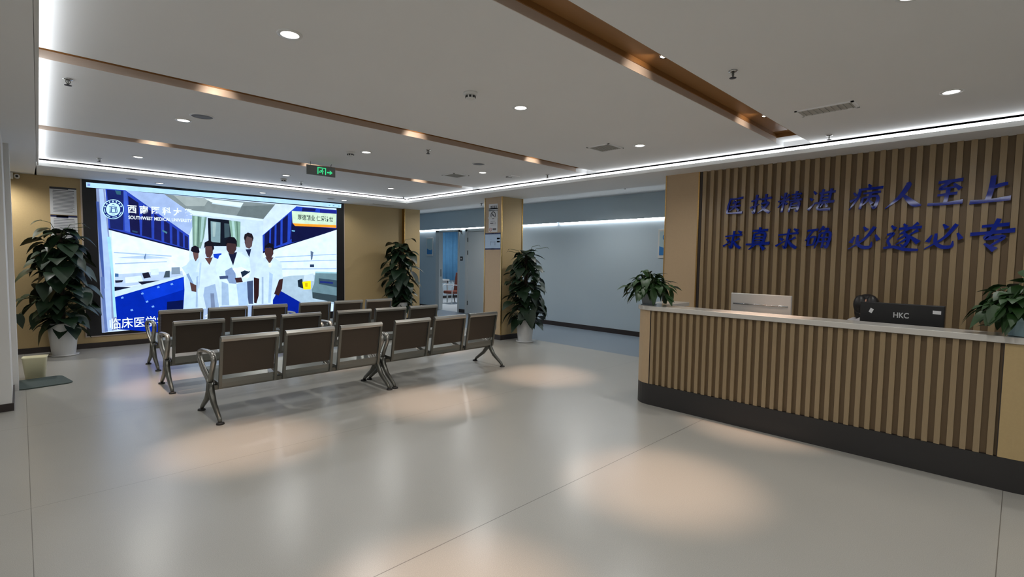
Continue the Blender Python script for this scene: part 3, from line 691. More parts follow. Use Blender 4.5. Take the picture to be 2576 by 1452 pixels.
(184,228,255,-1.742,0.826,-1.745,0.802,-1.752,0.778,-1.764,0.757,-1.779,0.738,-1.797,0.724,-1.816,0.715,-1.837,0.71,-1.857,0.712,-1.876,0.718,-1.893,0.73,-1.907,0.746,-1.918,0.766,-1.924,0.788,-1.925,0.812,-1.923,0.836,-1.915,0.859,-1.904,0.88,-1.889,0.898,-1.872,0.913,-1.852,0.922,-1.832,0.927,-1.811,0.926,-1.792,0.92,-1.775,0.908,-1.76,0.892,-1.75,0.873,-1.743,0.85),
(184,228,255,-1.927,0.855,-1.93,0.846,-1.938,0.841,-1.945,0.844,-1.948,0.854,-1.944,0.863,-1.937,0.868,-1.93,0.865),
(184,228,255,-1.903,0.901,-1.906,0.891,-1.914,0.887,-1.921,0.89,-1.924,0.899,-1.92,0.909,-1.913,0.913,-1.905,0.91),
(184,228,255,-1.866,0.934,-1.869,0.924,-1.877,0.92,-1.884,0.923,-1.887,0.932,-1.884,0.942,-1.876,0.946,-1.869,0.943),
(184,228,255,-1.822,0.949,-1.826,0.939,-1.833,0.935,-1.841,0.938,-1.844,0.947,-1.84,0.957,-1.833,0.962,-1.825,0.958),
(184,228,255,-1.778,0.944,-1.782,0.934,-1.79,0.929,-1.797,0.932,-1.8,0.942,-1.797,0.951,-1.789,0.956,-1.781,0.953),
(184,228,255,-1.742,0.918,-1.745,0.908,-1.753,0.904,-1.76,0.907,-1.763,0.916,-1.76,0.926,-1.752,0.931,-1.745,0.928),
(184,228,255,-1.718,0.877,-1.721,0.867,-1.729,0.862,-1.736,0.866,-1.739,0.875,-1.736,0.885,-1.728,0.89,-1.721,0.886),
(171,218,255,-1.724,0.781,-1.729,0.767,-1.735,0.754,-1.743,0.742,-1.751,0.73,-1.761,0.72,-1.767,0.729,-1.759,0.738,-1.751,0.749,-1.744,0.76,-1.739,0.772,-1.734,0.784),
(171,218,255,-1.787,0.699,-1.799,0.693,-1.811,0.688,-1.823,0.685,-1.836,0.683,-1.848,0.682,-1.847,0.695,-1.836,0.695,-1.824,0.697,-1.813,0.7,-1.802,0.704,-1.792,0.71),
(171,218,255,-1.878,0.688,-1.889,0.693,-1.899,0.699,-1.909,0.706,-1.918,0.715,-1.926,0.725,-1.918,0.733,-1.911,0.724,-1.902,0.717,-1.893,0.71,-1.884,0.704,-1.874,0.7),
(171,218,255,-1.942,0.753,-1.946,0.766,-1.949,0.779,-1.951,0.793,-1.951,0.807,-1.95,0.821,-1.94,0.821,-1.941,0.808,-1.94,0.795,-1.938,0.783,-1.936,0.771,-1.932,0.759),
(40,70,130,-1.866,0.88,-1.832,0.902,-1.796,0.882,-1.832,0.89),
(40,70,130,-1.885,0.863,-1.781,0.864,-1.781,0.854,-1.885,0.853),
(40,70,130,-1.858,0.854,-1.846,0.855,-1.854,0.769,-1.866,0.768),
(40,70,130,-1.815,0.857,-1.804,0.858,-1.792,0.774,-1.806,0.773),
(40,70,130,-1.876,0.852,-1.868,0.853,-1.869,0.768,-1.881,0.767),
(40,70,130,-1.793,0.859,-1.786,0.859,-1.777,0.775,-1.786,0.774),
(40,70,130,-1.887,0.77,-1.78,0.773,-1.78,0.763,-1.887,0.761),
(40,70,130,-1.849,0.835,-1.812,0.834,-1.813,0.826,-1.849,0.827),
(40,70,130,-1.858,0.742,-1.812,0.743,-1.812,0.737,-1.858,0.736)]
# ------------------------------------------------------------------ video wall
VX, VZ = 2.95, 1.46
t = thing('video_wall', 'huge lit video wall in a black frame showing a laboratory team in white coats', 'screen', (VX, YSC, VZ))
MB().box(-2.215, 2.185, -.03, 0, -1.257, 1.268).build('frame', M_bezel, t, .004)
MB().box(-2.235, 2.2, -.018, 0, -1.275, 1.275).build('edge_trim', M_champ, t)
def emis_attr(name, s):
    M = bpy.data.materials.new(name); M.use_nodes = True; nt = M.node_tree; nt.nodes.clear()
    e = nt.nodes.new('ShaderNodeEmission'); o = nt.nodes.new('ShaderNodeOutputMaterial'); a = nt.nodes.new('ShaderNodeVertexColor'); a.layer_name = 'picture'
    n = nt.nodes.new('ShaderNodeTexNoise'); tc = nt.nodes.new('ShaderNodeTexCoord'); mr = nt.nodes.new('ShaderNodeMapRange'); mu = nt.nodes.new('ShaderNodeMath')
    nt.links.new(tc.outputs['Object'], n.inputs['Vector']); n.inputs['Scale'].default_value = 9; n.inputs['Detail'].default_value = 6
    mr.inputs['To Min'].default_value = .8; mr.inputs['To Max'].default_value = 1.2; nt.links.new(n.outputs[0], mr.inputs[0])
    mu.operation = 'MULTIPLY'; mu.inputs[1].default_value = s; nt.links.new(mr.outputs[0], mu.inputs[0]); nt.links.new(mu.outputs[0], e.inputs[1])
    nt.links.new(a.outputs[0], e.inputs[0]); nt.links.new(e.outputs[0], o.inputs[0]); return M
M_screen = emis_attr('screen picture', E_SCREEN)
me = bpy.data.meshes.new('display'); vs, fs, cs = [], [], []
for k, p in enumerate(PIC):
    n = len(vs); q = p[3:]; yy = -.031-.00007*k
    vs += [(q[i], yy, q[i+1]) for i in range(0, len(q), 2)]; f = list(range(n, len(vs)))
    ar = sum(q[2*i]*q[(2*i+3) % len(q)]-q[(2*i+2) % len(q)]*q[2*i+1] for i in range(len(q)//2))
    fs.append(f if ar > 0 else f[::-1]); cs.append((lin(p[0]), lin(p[1]), lin(p[2]), 1))
me.from_pydata(vs, [], fs); ca = me.color_attributes.new('picture', 'FLOAT_COLOR', 'CORNER'); i = 0
for f, c in zip(fs, cs):
    for _ in f: ca.data[i].color = c; i += 1
me.materials.append(M_screen); o = bpy.data.objects.new('display', me); C.objects.link(o); o.parent = t
M_caption = emis('screen caption', (.82, .95, 1), 1.15); M_captiondark = emis('screen dark caption', (.02, .05, .06), 1)
YT = -.031-.00007*len(PIC)-.001
text_mesh('caption', '西南医科大學', .145, M_caption, t, (-1.178, YT, .832), FACE_NY, .0003, .004, width=.93, space=1.5)
text_mesh('caption', 'SOUTHWEST MEDICAL UNIVERSITY', .078, M_caption, t, (-1.178, YT, .698), FACE_NY, .0003, .002, width=.92)
text_mesh('caption', '厚德精业 仁爱济世', .12, M_captiondark, t, (1.545, YT, .89), FACE_NY, .0003, .0015, width=.76)
text_mesh('caption', '临床医学学', .19, M_caption, t, (-1.53, YT, -1.09), FACE_NY, .0003, .0015, width=.8)
text_mesh('caption', '北', .13, M_caption, t, (-.49, YT, -1.07), FACE_NY, .0003, .001)

# ------------------------------------------------------------------ waiting benches
# side view in (y, z): y grows towards the video wall, 0 = rear edge of the top rail
SW, PITCH = .525, .585
def seat_strip(pts, x0, x1, th, mb, mi=0):
    """bent sheet following pts in the y-z plane"""
    n = len(pts); up = []; lo = []
    for i, (yy, z) in enumerate(pts):
        a = pts[max(0, i-1)]; c = pts[min(n-1, i+1)]; d = Vector((c[0]-a[0], c[1]-a[1])).normalized()
        up.append((yy-d.y*th/2, z+d.x*th/2)); lo.append((yy+d.y*th/2, z-d.x*th/2))
    mb.prism(lo+up[::-1], x0, x1, mi, 0)
def bench(x0, y0, rz, label):
    t = thing('waiting_bench', label, 'waiting bench', (x0, y0, 0), rz, 'steel waiting benches')
    # local x: 0 = first leg, 1.785 = last leg; local y 0 = rear edge of backrest top
    L_ = 1.785
    for k in range(3):
        a = .03+k*PITCH+.012; c = a+SW-.024
        b = MB(); seat_strip([(.012, .765), (.03, .66), (.052, .54), (.07, .425)], a+.018, c-.018, .006, b)
        back = b.build('backrest', M_perf, t)
        b = MB(); seat_strip([(-.006, .752), (-.016, .775), (-.004, .797), (.02, .798), (.03, .778)], a-.006, c+.006, .007, b); b.build('top_rail', M_steel_bright, back)
        b = MB(); seat_strip([(.093, .308), (.082, .345), (.08, .385)], a+.01, c-.01, .006, b, 1)
        seat_strip([(.093, .308), (.14, .318), (.3, .365), (.46, .415), (.545, .428), (.575, .412), (.58, .39)], a, c, .007, b, 1)
        b.build('seat_pan', [M_perf, M_seat], t)
        for sx in (a, c):
            b = MB(); seat_strip([(.002, .785), (.026, .65), (.052, .5), (.074, .36), (.09, .298)], sx-.013, sx+.013, .026, b); 
            seat_strip([(.07, .335), (.3, .345), (.5, .395), (.575, .405)], sx-.008, sx+.008, .03, b)
            b.build('side_frame', M_frame, t)
    MB().box(.0, L_, .2, .26, .262, .312).build('cross_beam', M_frame, t, .006)
    for x in (0, L_):
        lg = MB()
        hub = (x, .235, .29)
        lg.tube([(x, .215, .335), (x, .2, .25), (x, .12, .15), (x, -.03, .05), (x, -.055, .018)], [.03, .032, .026, .02, .016], 8)
        lg.tube([(x, .235, .335), (x, .26, .25), (x, .34, .16), (x, .50, .05), (x, .53, .018)], [.03, .032, .026, .02, .016], 8)
        lo = lg.build('leg', M_frame, t)
        for fy in (-.058, .534): MB().lathe([(.012, .02), (.033, .014), (.036, 0)], (x, fy, 0), 16).build('foot_pad', M_rubber, lo)
        ar = [(x, .21, .36), (x, .17, .44), (x, .105, .55), (x, .105, .6), (x, .15, .628), (x, .3, .628), (x, .46, .618), (x, .545, .595), (x, .57, .56), (x, .545, .51), (x, .44, .43), (x, .29, .36), (x, .24, .325)]
        MB().tube(ar, .019, 8, flat=((1, 0, 0), 1.35), closed=True).build('armrest', M_steel_bright, t)
    return t
b0 = bench(1.262, 5.135, .028, 'steel three-seat bench in the row closest to the open floor, column-side half')
for x, y, rz, lab in ((3.13, 5.2, .02, 'steel three-seat bench in the row closest to the open floor, pillar-side half'), (1.165, 6.62, .0, 'steel three-seat bench in the middle row, column-side half'), (3.085, 6.63, -.01, 'steel three-seat bench in the middle row, pillar-side half'),
                      (1.262, 8.03, .03, 'steel three-seat bench in the row nearest the video wall, plant-side half'), (3.16, 8.13, .0, 'steel three-seat bench in the row nearest the video wall, pilaster-side half')):
    dup(b0, (x, y, 0), rz, lab)

# ------------------------------------------------------------------ plants
def leaf(mb, base, d, up, L, W, droop, mi=0, heart=True):
    """one leaf: base point, direction d, normal up, with a folded midrib and a drooping tip"""
    d = d.normalized(); s = d.cross(up).normalized(); n = s.cross(d).normalized()
    prof = [(0, .0), (.06, .62), (.2, .98), (.38, 1.0), (.58, .8), (.8, .4), (1, 0)] if heart else [(0, .05), (.15, .5), (.35, .95), (.55, 1.0), (.75, .66), (.9, .28), (1, 0)]
    cen, lf, rt = [], [], []
    for (u, w) in prof:
        dz = -droop*L*u*u; c = base + d*(u*L*(1-.25*droop*u)) + Vector((0, 0, dz))
        back = -.1*L if (heart and 0 < u < .1) else 0
        cen.append(c); e = .5*W*w
        lf.append(c + s*e + n*(.22*e) + d*back); rt.append(c - s*e + n*(.22*e) + d*back)
    vs = cen+lf+rt; N = len(prof); fs = []
    for i in range(N-1):
        for o in (N, 2*N):
            a, b_, c, d_ = i, i+1, o+i+1, o+i
            q = [a, b_, c, d_]
            if prof[i][1] == 0: q = [a, b_, c]
            if prof[i+1][1] == 0: q = [a, b_, d_]
            fs.append(q if o == 2*N else q[::-1])
    o = len(mb.v); mb.v += [tuple(v) for v in vs]
    for f in fs: mb.f.append([i+o for i in f]); mb.mi.append(mi); mb.sm.append(True)
def tall_plant(x, y, top, rpot, hpot, rad, n, seed, label, prof, lsize=.17, stray=(), skew=0, ymax=9, hang=None):
    R = random.Random(seed)
    t = thing('potted_pothos', label, 'potted plant', (x, y, 0), 0, 'tall climbing plants in white planters')
    p = MB().lathe([(rpot*.74, .012), (rpot*.8, .06), (rpot*.93, hpot*.6), (rpot, hpot-.015), (rpot*.985, hpot), (rpot*.9, hpot), (rpot*.88, hpot-.04)], n=32, cap=False)
    p.lathe([(.001, .012), (rpot*.74, .012)], n=32, cap=False)
    po = p.build('planter', M_pot, t)
    MB().lathe([(rpot*.7, 0), (rpot*.98, .004), (rpot*1.0, .02), (rpot*.9, .02)], n=32).build('saucer', M_pot, po)
    MB().lathe([(.001, hpot-.05), (rpot*.89, hpot-.04)], n=24, cap=False).build('soil', M_soil, po)
    MB().tube([(0, 0, hpot-.06), (0, 0, top-.12)], .035, 10).build('moss_pole', M_pole, t)
    fo, st = MB(), MB()
    for i in range(n):
        u = (i+R.random())/n; z = hpot-.1 + (top-hpot+.04)*u
        a = i*2.39996+R.uniform(-.35, .35)
        k = u*(len(prof)-1); j = min(int(k), len(prof)-2); rr = rad*(prof[j]+(prof[j+1]-prof[j])*(k-j))
        r = rr*R.uniform(.45, 1.0)
        L = lsize*R.uniform(.75, 1.25)
        tip = Vector((math.cos(a)*r+skew*(u-.3), math.sin(a)*r, z))
        rt = Vector((math.cos(a)*.03, math.sin(a)*.03, z-R.uniform(.02, .14)))
        mid = (rt+tip)/2+Vector((0, 0, .045)); 
        base = rt + (tip-rt)*max(.15, 1-L*.55/max(r, .05)); base.z = z+.02
        st.tube([rt, mid*.6+base*.4, base], .0045, 5)
        aa = a+R.uniform(-.6, .6); pitch = R.uniform(-.95, .15) if u < .93 else R.uniform(-.3, .5)
        d = Vector((math.cos(aa)*math.cos(pitch), math.sin(aa)*math.cos(pitch), math.sin(pitch)))
        leaf(fo, base, d, Vector((R.uniform(-.2, .2), R.uniform(-.2, .2), 1)), L, L*R.uniform(.72, .92), R.uniform(.15, .6))
    for (sx, sy, sz, ln) in stray:
        rt = Vector((0, 0, sz-.25)); e = Vector((sx, sy, sz)); st.tube([rt, (rt+e)/2+Vector((0, 0, .1)), e], .004, 5)
        dd = Vector((sx, sy, -.05)); leaf(fo, e, dd, Vector((0, 0, 1)), ln, ln*.75, .4)
    if hang:
        st.tube([(0, 0, .75), (hang[0]*.6, hang[1], .85), (hang[0], hang[1], hang[2])], .004, 5); leaf(fo, Vector(hang), Vector((.15, 0, -1)), Vector((0, -1, 0)), .22, .1, 0)
    for q in (fo, st): q.v = [(a, min(b_, ymax-.004*(i % 9)), c) for i, (a, b_, c) in enumerate(q.v)]
    fo.build('foliage', M_leaf, t); st.build('stems', M_stem, t)
    return t
tall_plant(.43, 10.12, 1.96, .18, .5, .47, 150, 11, 'tall leafy pothos in a white planter beside the video wall, under the notices', [.62, .95, 1.0, 1.02, .98, .95, .85, .55], .25, [(.24, -.1, 2.0, .08), (-.2, -.05, 2.02, .14), (.3, -.1, 1.95, .06)], ymax=.41, hang=(-.47, -.05, .66))
tall_plant(6.28, 10.1, 1.93, .17, .52, .46, 120, 5, 'tall pothos in front of the beige pilaster, its planter hidden behind the benches', [.5, .8, .85, 1.0, 1.0, .95, .85, .6], .27, [(.3, 0, 2.0, .16)], ymax=.35)
tall_plant(6.77, 6.52, 1.75, .17, .43, .46, 150, 23, 'tall pothos in a white planter in front of the square beige pillar', [.75, .95, .9, .9, .9, .85, .7, .5], .22, [(-.3, .12, 1.74, .06), (-.26, .2, 1.7, .06), (.28, -.25, 1.78, .07), (.2, -.12, 1.82, .05)], ymax=.37)
def bushy_plant(x, y, z, pot, n, rx, ry, h, lsize, seed, label, trail=(), low=.08):
    R = random.Random(seed)
    t = thing('desk_plant', label, 'potted plant', (x, y, z))
    hp = pot(t)
    fo, st = MB(), MB()
    for i in range(n):
        a = i*2.39996+R.uniform(-.4, .4); q = math.sqrt((i+.5)/n); e = R.uniform(.15, 1)
        r = q*R.uniform(.55, 1.0); zz = hp + .03 + (h-hp)*(1-q*q*.85)*R.uniform(.3, 1) - (low*q if e < .45 else 0)
        base = Vector((math.cos(a)*rx*r*.75, math.sin(a)*ry*r*.75, zz)); rt = Vector((math.cos(a)*.03, math.sin(a)*.03, hp-.02))
        st.tube([rt, rt*.4+base*.6+Vector((0, 0, .03)), base], .0028, 5)
        pitch = .45-1.0*q+R.uniform(-.7, .7)
        d = Vector((math.cos(a)*math.cos(pitch), math.sin(a)*math.cos(pitch), math.sin(pitch)))
        leaf(fo, base, d, Vector((R.uniform(-.3, .3), R.uniform(-.3, .3), 1)), lsize*R.uniform(.75, 1.2), lsize*R.uniform(.45, .7), R.uniform(.2, .7), 0, R.random() < .4)
    for (pts, ln, dr) in trail:
        st.tube(pts, .003, 5); leaf(fo, Vector(pts[-1]), Vector(dr), Vector((0, 0, 1)), ln, ln*.6, .3)
    for q in (fo, st): q.v = [(a, b_, max(c, .006)) for a, b_, c in q.v]
    fo.build('foliage', M_leaf2, t); st.build('stems', M_stem, t); return t
def grey_pot(t):
    MB().prism([(-.06, -.06), (.06, -.06), (.06, .06), (-.06, .06)], 0, .008).build('saucer', M_greypot, t)
    b = MB(); v = [(sx*r, sy*r, z) for z, r in ((.008, .052), (.13, .068)) for sx, sy in ((-1, -1), (1, -1), (1, 1), (-1, 1))]
    b.add(v, [(3, 2, 1, 0), (4, 5, 6, 7), (0, 1, 5, 4), (1, 2, 6, 5), (2, 3, 7, 6), (3, 0, 4, 7)]); b.build('pot', M_greypot, t, .006); return .13
def wrapped_pot(t):
    b = MB(); prof = []
    n = 22; v = []; f = []
    for i, (r, z) in enumerate(((.05, 0), (.075, .004), (.072, .06), (.085, .105), (.12, .13))):
        for k in range(n):
            a = 2*PI*k/n; w = 1+(.06 if k % 2 else -.06)*i*.7; zz = z+(.022 if (k % 2 and i == 4) else 0)
            v.append((r*w*math.cos(a), r*w*math.sin(a), zz))
    for i in range(4):
        for k in range(n): f.append((i*n+k, i*n+(k+1) % n, (i+1)*n+(k+1) % n, (i+1)*n+k))
    f.append(tuple(range(n))[::-1]); b.add(v, f); o = b.build('wrapping', M_lbluepot, t)
    MB().lathe([(.001, .1), (.07, .1)], n=16, cap=False).build('soil', M_soil, t); return .12
ZT = 1.072
bushy_plant(4.93, 2.86, ZT, grey_pot, 130, .3, .33, .37, .13, 31, 'bushy green pothos in a grey square pot at the far end of the worktop')
bushy_plant(4.9, -.03, ZT, wrapped_pot, 125, .3, .33, .4, .14, 37, 'bushy green pothos wrapped in light blue paper beside the black monitor',
            [([(0, .05, .1), (-.03, .2, .08), (-.02, .17, .055)], .08, (-.1, 1, .15))], .02)

# ------------------------------------------------------------------ bin and mat by the column
t = thing('waste_bin', 'cream plastic waste bin standing on the floor by the white column', 'bin', (.09, 8.48, 0), -.12)
b = MB(); lv = []
for z, wx, wy in ((0, .105, .08), (.3, .132, .105), (.318, .142, .115), (.318, .13, .103), (.02, .1, .075)):
    for (cx, cy, a0) in ((1, 1, 0), (-1, 1, 90), (-1, -1, 180), (1, -1, 270)):
        for k in range(4):
            a = math.radians(a0+k*30); lv.append((cx*(wx*.84-.03)+.03*math.cos(a), cy*(wy*.84-.03)+.03*math.sin(a), z*.84))
fs = []
for i in range(4):
    for k in range(16): fs.append((i*16+k, i*16+(k+1) % 16, (i+1)*16+(k+1) % 16, (i+1)*16+k))
fs += [tuple(range(16))[::-1], tuple(range(64, 80))]
b.add(lv, fs, 0, True); b.build('bucket', M_cream, t)
def rrect(w, h, r): 
    out = []
    for (cx, cy, a0) in ((1, 1, 0), (-1, 1, 90), (-1, -1, 180), (1, -1, 270)): out += arc(cx*(w/2-r), cy*(h/2-r), r, a0, a0+90, 5)
    return out
o = MB().prism(rrect(.5, .56, .08), 0, .014).build('floor_mat', M_mat, None, .004, (.125, 8.1, 0)); o.rotation_euler = (0, 0, .16)
tag(o, 'dark green rounded mat on the floor in front of the cream bin', 'mat')

# ------------------------------------------------------------------ reception desk
XC, YA, YB, RC = 4.805, 2.985, -.235, .22
t = thing('reception_desk', 'long slatted wooden reception desk with rounded ends and charcoal plinth', 'reception desk', (0, 0, 0))
def u_shape(off, xb, xin, yia, yib):
    """plan of the desk: rounded front corners, open at the back"""
    xf, ya, yb, r = XC-off, YA+off, YB-off, RC+off
    o = [(xb, ya)]+arc(xf+r, ya-r, r, 90, 180, 8)+arc(xf+r, yb+r, r, 180, 270, 8)+[(xb, yb)]
    return o+[(xb, yib), (xin, yib), (xin, yia), (xb, yia)]
def walls(mb, off, xb, th, z0, z1, mi=0): mb.prism(u_shape(off, xb, XC+th, YA-th, YB+th), z0, z1, mi)
b = MB(); walls(b, -.026, 5.64, .1, .23, 1.02); b.build('carcass', M_slatback, t)
b = MB(); walls(b, .0, 5.64, .09, 0, .228); b.build('plinth', M_kick, t)
# flat curved end panels
for (a0, a1, ya) in ((90, 180, YA), (180, 270, YB)):
    b = MB(); s = 1 if ya == YA else -1
    cx, cy = XC+RC, ya-s*RC
    o_ = arc(cx, cy, RC, a0, a1, 10); i_ = arc(cx, cy, RC-.024, a0, a1, 10)
    if s > 0: pts = [(5.64, ya)]+o_+[(XC, 2.772), (XC+.024, 2.772)]+i_[::-1]+[(5.64, ya-.024)]
    else: pts = [(XC, .053)]+o_+[(5.64, ya), (5.64, ya+.024)]+i_[::-1]+[(XC+.024, .053)]
    b.prism(pts, .23, 1.022); b.build('end_panel', M_beige2 if s > 0 else M_beige, t)
b = MB(); y = 2.756
for k in range(200):
    if y-.037 < .062: break
    b.prism([(XC+.028, y), (XC+.002, y-.002), (XC+.002, y-.036), (XC+.028, y-.037)], .23, 1.021); y -= .0715
b.build('slat_front', M_slat, t)
for a, c in ((2.758, 2.772), (.047, .059)): MB().box(XC+.001, XC+.03, a, c, .23, 1.022).build('divider_strip', M_dark, t)
b = MB(); b.prism(u_shape(.022, 5.66, 5.06, YA-.24, YB+.24), 1.026, ZT); b.build('worktop', M_stone, t, .004)
b = MB().box(XC+.1, 5.6, YB+.1, YA-.1, .72, .75); b.build('inner_desk', M_stone, t)
# ------------------------------------------------------------------ things on and behind the desk
def monitor(x, y, w, top, h, M, label, rz=0):
    t = thing('computer_monitor', label, 'monitor', (x, y, .752), rz, 'monitors on the reception desk')
    zt = top-.752
    MB().box(0, .035, -w/2, w/2, zt-h, zt).build('back_cover', M, t, .006)
    MB().box(.035, .04, -w/2+.01, w/2-.01, zt-h+.015, zt-.012).build('display', M_black, t)
    MB().box(.01, .05, -.03, .03, .012, zt-h+.08).build('stand', M, t); MB().lathe([(.11, 0), (.11, .008), (.02, .014)], (.03, 0, 0), 24).build('base', M, t)
    return t
t = monitor(5.3, 1.83, .575, 1.235, .345, M_silver, 'silver flat monitor seen from its back on the reception desk')
MB().tube([(.0, -.262, .375), (0, .262, .375)], .008, 10, flat=((1, 0, 0), .9)).build('back_ridge', M_chrome, t)
t = monitor(5.3, .7, .57, 1.222, .335, M_black, 'black monitor seen from its back with two white stickers')
text_mesh('logo_lettering', 'HKC', .062, mat('silver lettering', rgb(196, 198, 200), .4), t, (-.0025, -.005, .37), FACE_NX, .001, .0012, width=.105)
MB().prism([(.185, .408), (.208, .42), (.222, .385), (.2, .373)], -.0012, 0, 0, 0).build('sticker', M_paper, t); MB().prism([(-.262, .4), (-.262, .428), (-.21, .43), (-.21, .402)], -.0012, 0, 0, 0).build('sticker', M_paper, t)
# the receptionist: only hair, a little of the forehead and a shoulder show
t = thing('person', 'person with black hair in a white coat seated behind the black monitor', 'person', (5.93, 1.0, 0), 0)
body = bpy.data.meshes.new('body'); bm = bmesh.new()
J = [((0, 0, .52), .15), ((-.02, 0, .7), .14), ((-.05, 0, .9), .15), ((-.07, 0, .985), .09), ((-.085, 0, 1.05), .05), ((-.1, 0, 1.1), .052),
     ((-.06, .17, .965), .062), ((-.14, .225, .8), .048), ((-.32, .16, .77), .036), ((-.06, -.17, .965), .062), ((-.14, -.225, .8), .048), ((-.32, -.16, .77), .036),
     ((-.03, .1, .5), .1), ((-.42, .12, .5), .07), ((-.4, .12, .1), .05), ((-.5, .12, .05), .04), ((-.03, -.1, .5), .1), ((-.42, -.12, .5), .07), ((-.4, -.12, .1), .05), ((-.5, -.12, .05), .04)]
ed = [(0, 1), (1, 2), (2, 3), (3, 4), (4, 5), (3, 6), (6, 7), (7, 8), (3, 9), (9, 10), (10, 11), (0, 12), (12, 13), (13, 14), (14, 15), (0, 16), (16, 17), (17, 18), (18, 19)]
lay = bm.verts.layers.skin.verify()
bv = [bm.verts.new(p) for p, r in J]
for a, c in ed: bm.edges.new((bv[a], bv[c]))
for v, (p, r) in zip(bv, J): v[lay].radius = (r, r)
bv[0][lay].use_root = True; bm.to_mesh(body); bm.free()
bo = bpy.data.objects.new('body', body); C.objects.link(bo); bo.parent = t; body.materials.append(M_coat)
sk = bo.modifiers.new('skin', 'SKIN'); sk.use_smooth_shade = True; bo.modifiers.new('smooth', 'SUBSURF').levels = 1; bo.modifiers['smooth'].render_levels = 2
hd = MB(); hd.ell((-.115, .03, 1.145), .088, .074, .105, 20, 14); hd.lathe([(.042, 0), (.046, .06)], (-.09, .02, 1.02), 14)
hd.ell((-.204, .03, 1.13), .013, .011, .02, 8, 6); hd.ell((-.115, .105, 1.14), .02, .009, .028, 8, 6); hd.ell((-.115, -.045, 1.14), .02, .009, .028, 8, 6)
for s in (-1, 1): hd.ell((-.197, .03+s*.03, 1.152), .006, .012, .006, 8, 6)
hd.ell((-.198, .03, 1.092), .007, .022, .006, 8, 6)
hd.build('head', M_skin, t)
hr = MB(); hr.ell((-.095, .03, 1.165), .098, .1, .1, 22, 14); hr.ell((-.05, .035, 1.1), .085, .108, .14, 20, 12)
hr.ell((-.165, .075, 1.165), .05, .056, .09, 16, 10); hr.ell((-.165, -.02, 1.17), .05, .052, .088, 16, 10); hr.build('hair', M_hair, t)
t = thing('office_stool', 'black stool under the seated person behind the desk', 'stool', (5.95, 1.0, 0))
MB().lathe([(.19, .34), (.2, .36), (.18, .4)], n=24).build('seat', M_black, t); MB().lathe([(.03, .03), (.03, .34)], n=12).build('column', M_frame, t); MB().lathe([(.22, 0), (.22, .02), (.04, .04)], n=24).build('base', M_black, t)

# ------------------------------------------------------------------ brush lettering on the slatted wall
def brush(strokes, size, slant, mb):
    def cr(p0, p1, p2, p3, t): return .5*((2*p1)+(-p0+p2)*t+(2*p0-5*p1+4*p2-p3)*t*t+(-p0+3*p1-3*p2+p3)*t*t*t)
    for si, st in enumerate(strokes):
        P = [Vector((q[0], q[1], q[2])) for q in st]; E = [P[0]*2-P[1]]+P+[P[-1]*2-P[-2]]; S = []
        for i in range(1, len(E)-2):
            for k in range(5): S.append(cr(E[i-1], E[i], E[i+1], E[i+2], k/5))
        S.append(E[-2]); lf, rt = [], []
        for i, q in enumerate(S):
            a = S[max(0, i-1)]; c = S[min(len(S)-1, i+1)]; d = Vector((c.x-a.x, c.y-a.y))
            d = d.normalized() if d.length > 1e-6 else Vector((1, 0)); w = max(.01, q.z)*.82
            lf.append((q.x-d.y*w, q.y+d.x*w)); rt.append((q.x+d.y*w, q.y-d.x*w))
        tr = lambda p: (-(p[0]-.5+slant*(p[1]-.5))*size, (p[1]-.5)*size)
        n = len(S)
        for i in range(n-1):
            q = [tr(p) for p in (lf[i], lf[i+1], rt[i+1], rt[i])]
            mb.prism(q, -.022-.0002*si, .0, 0, 0)
def S(*a): return [tuple(a[i:i+3]) for i in range(0, len(a), 3)]
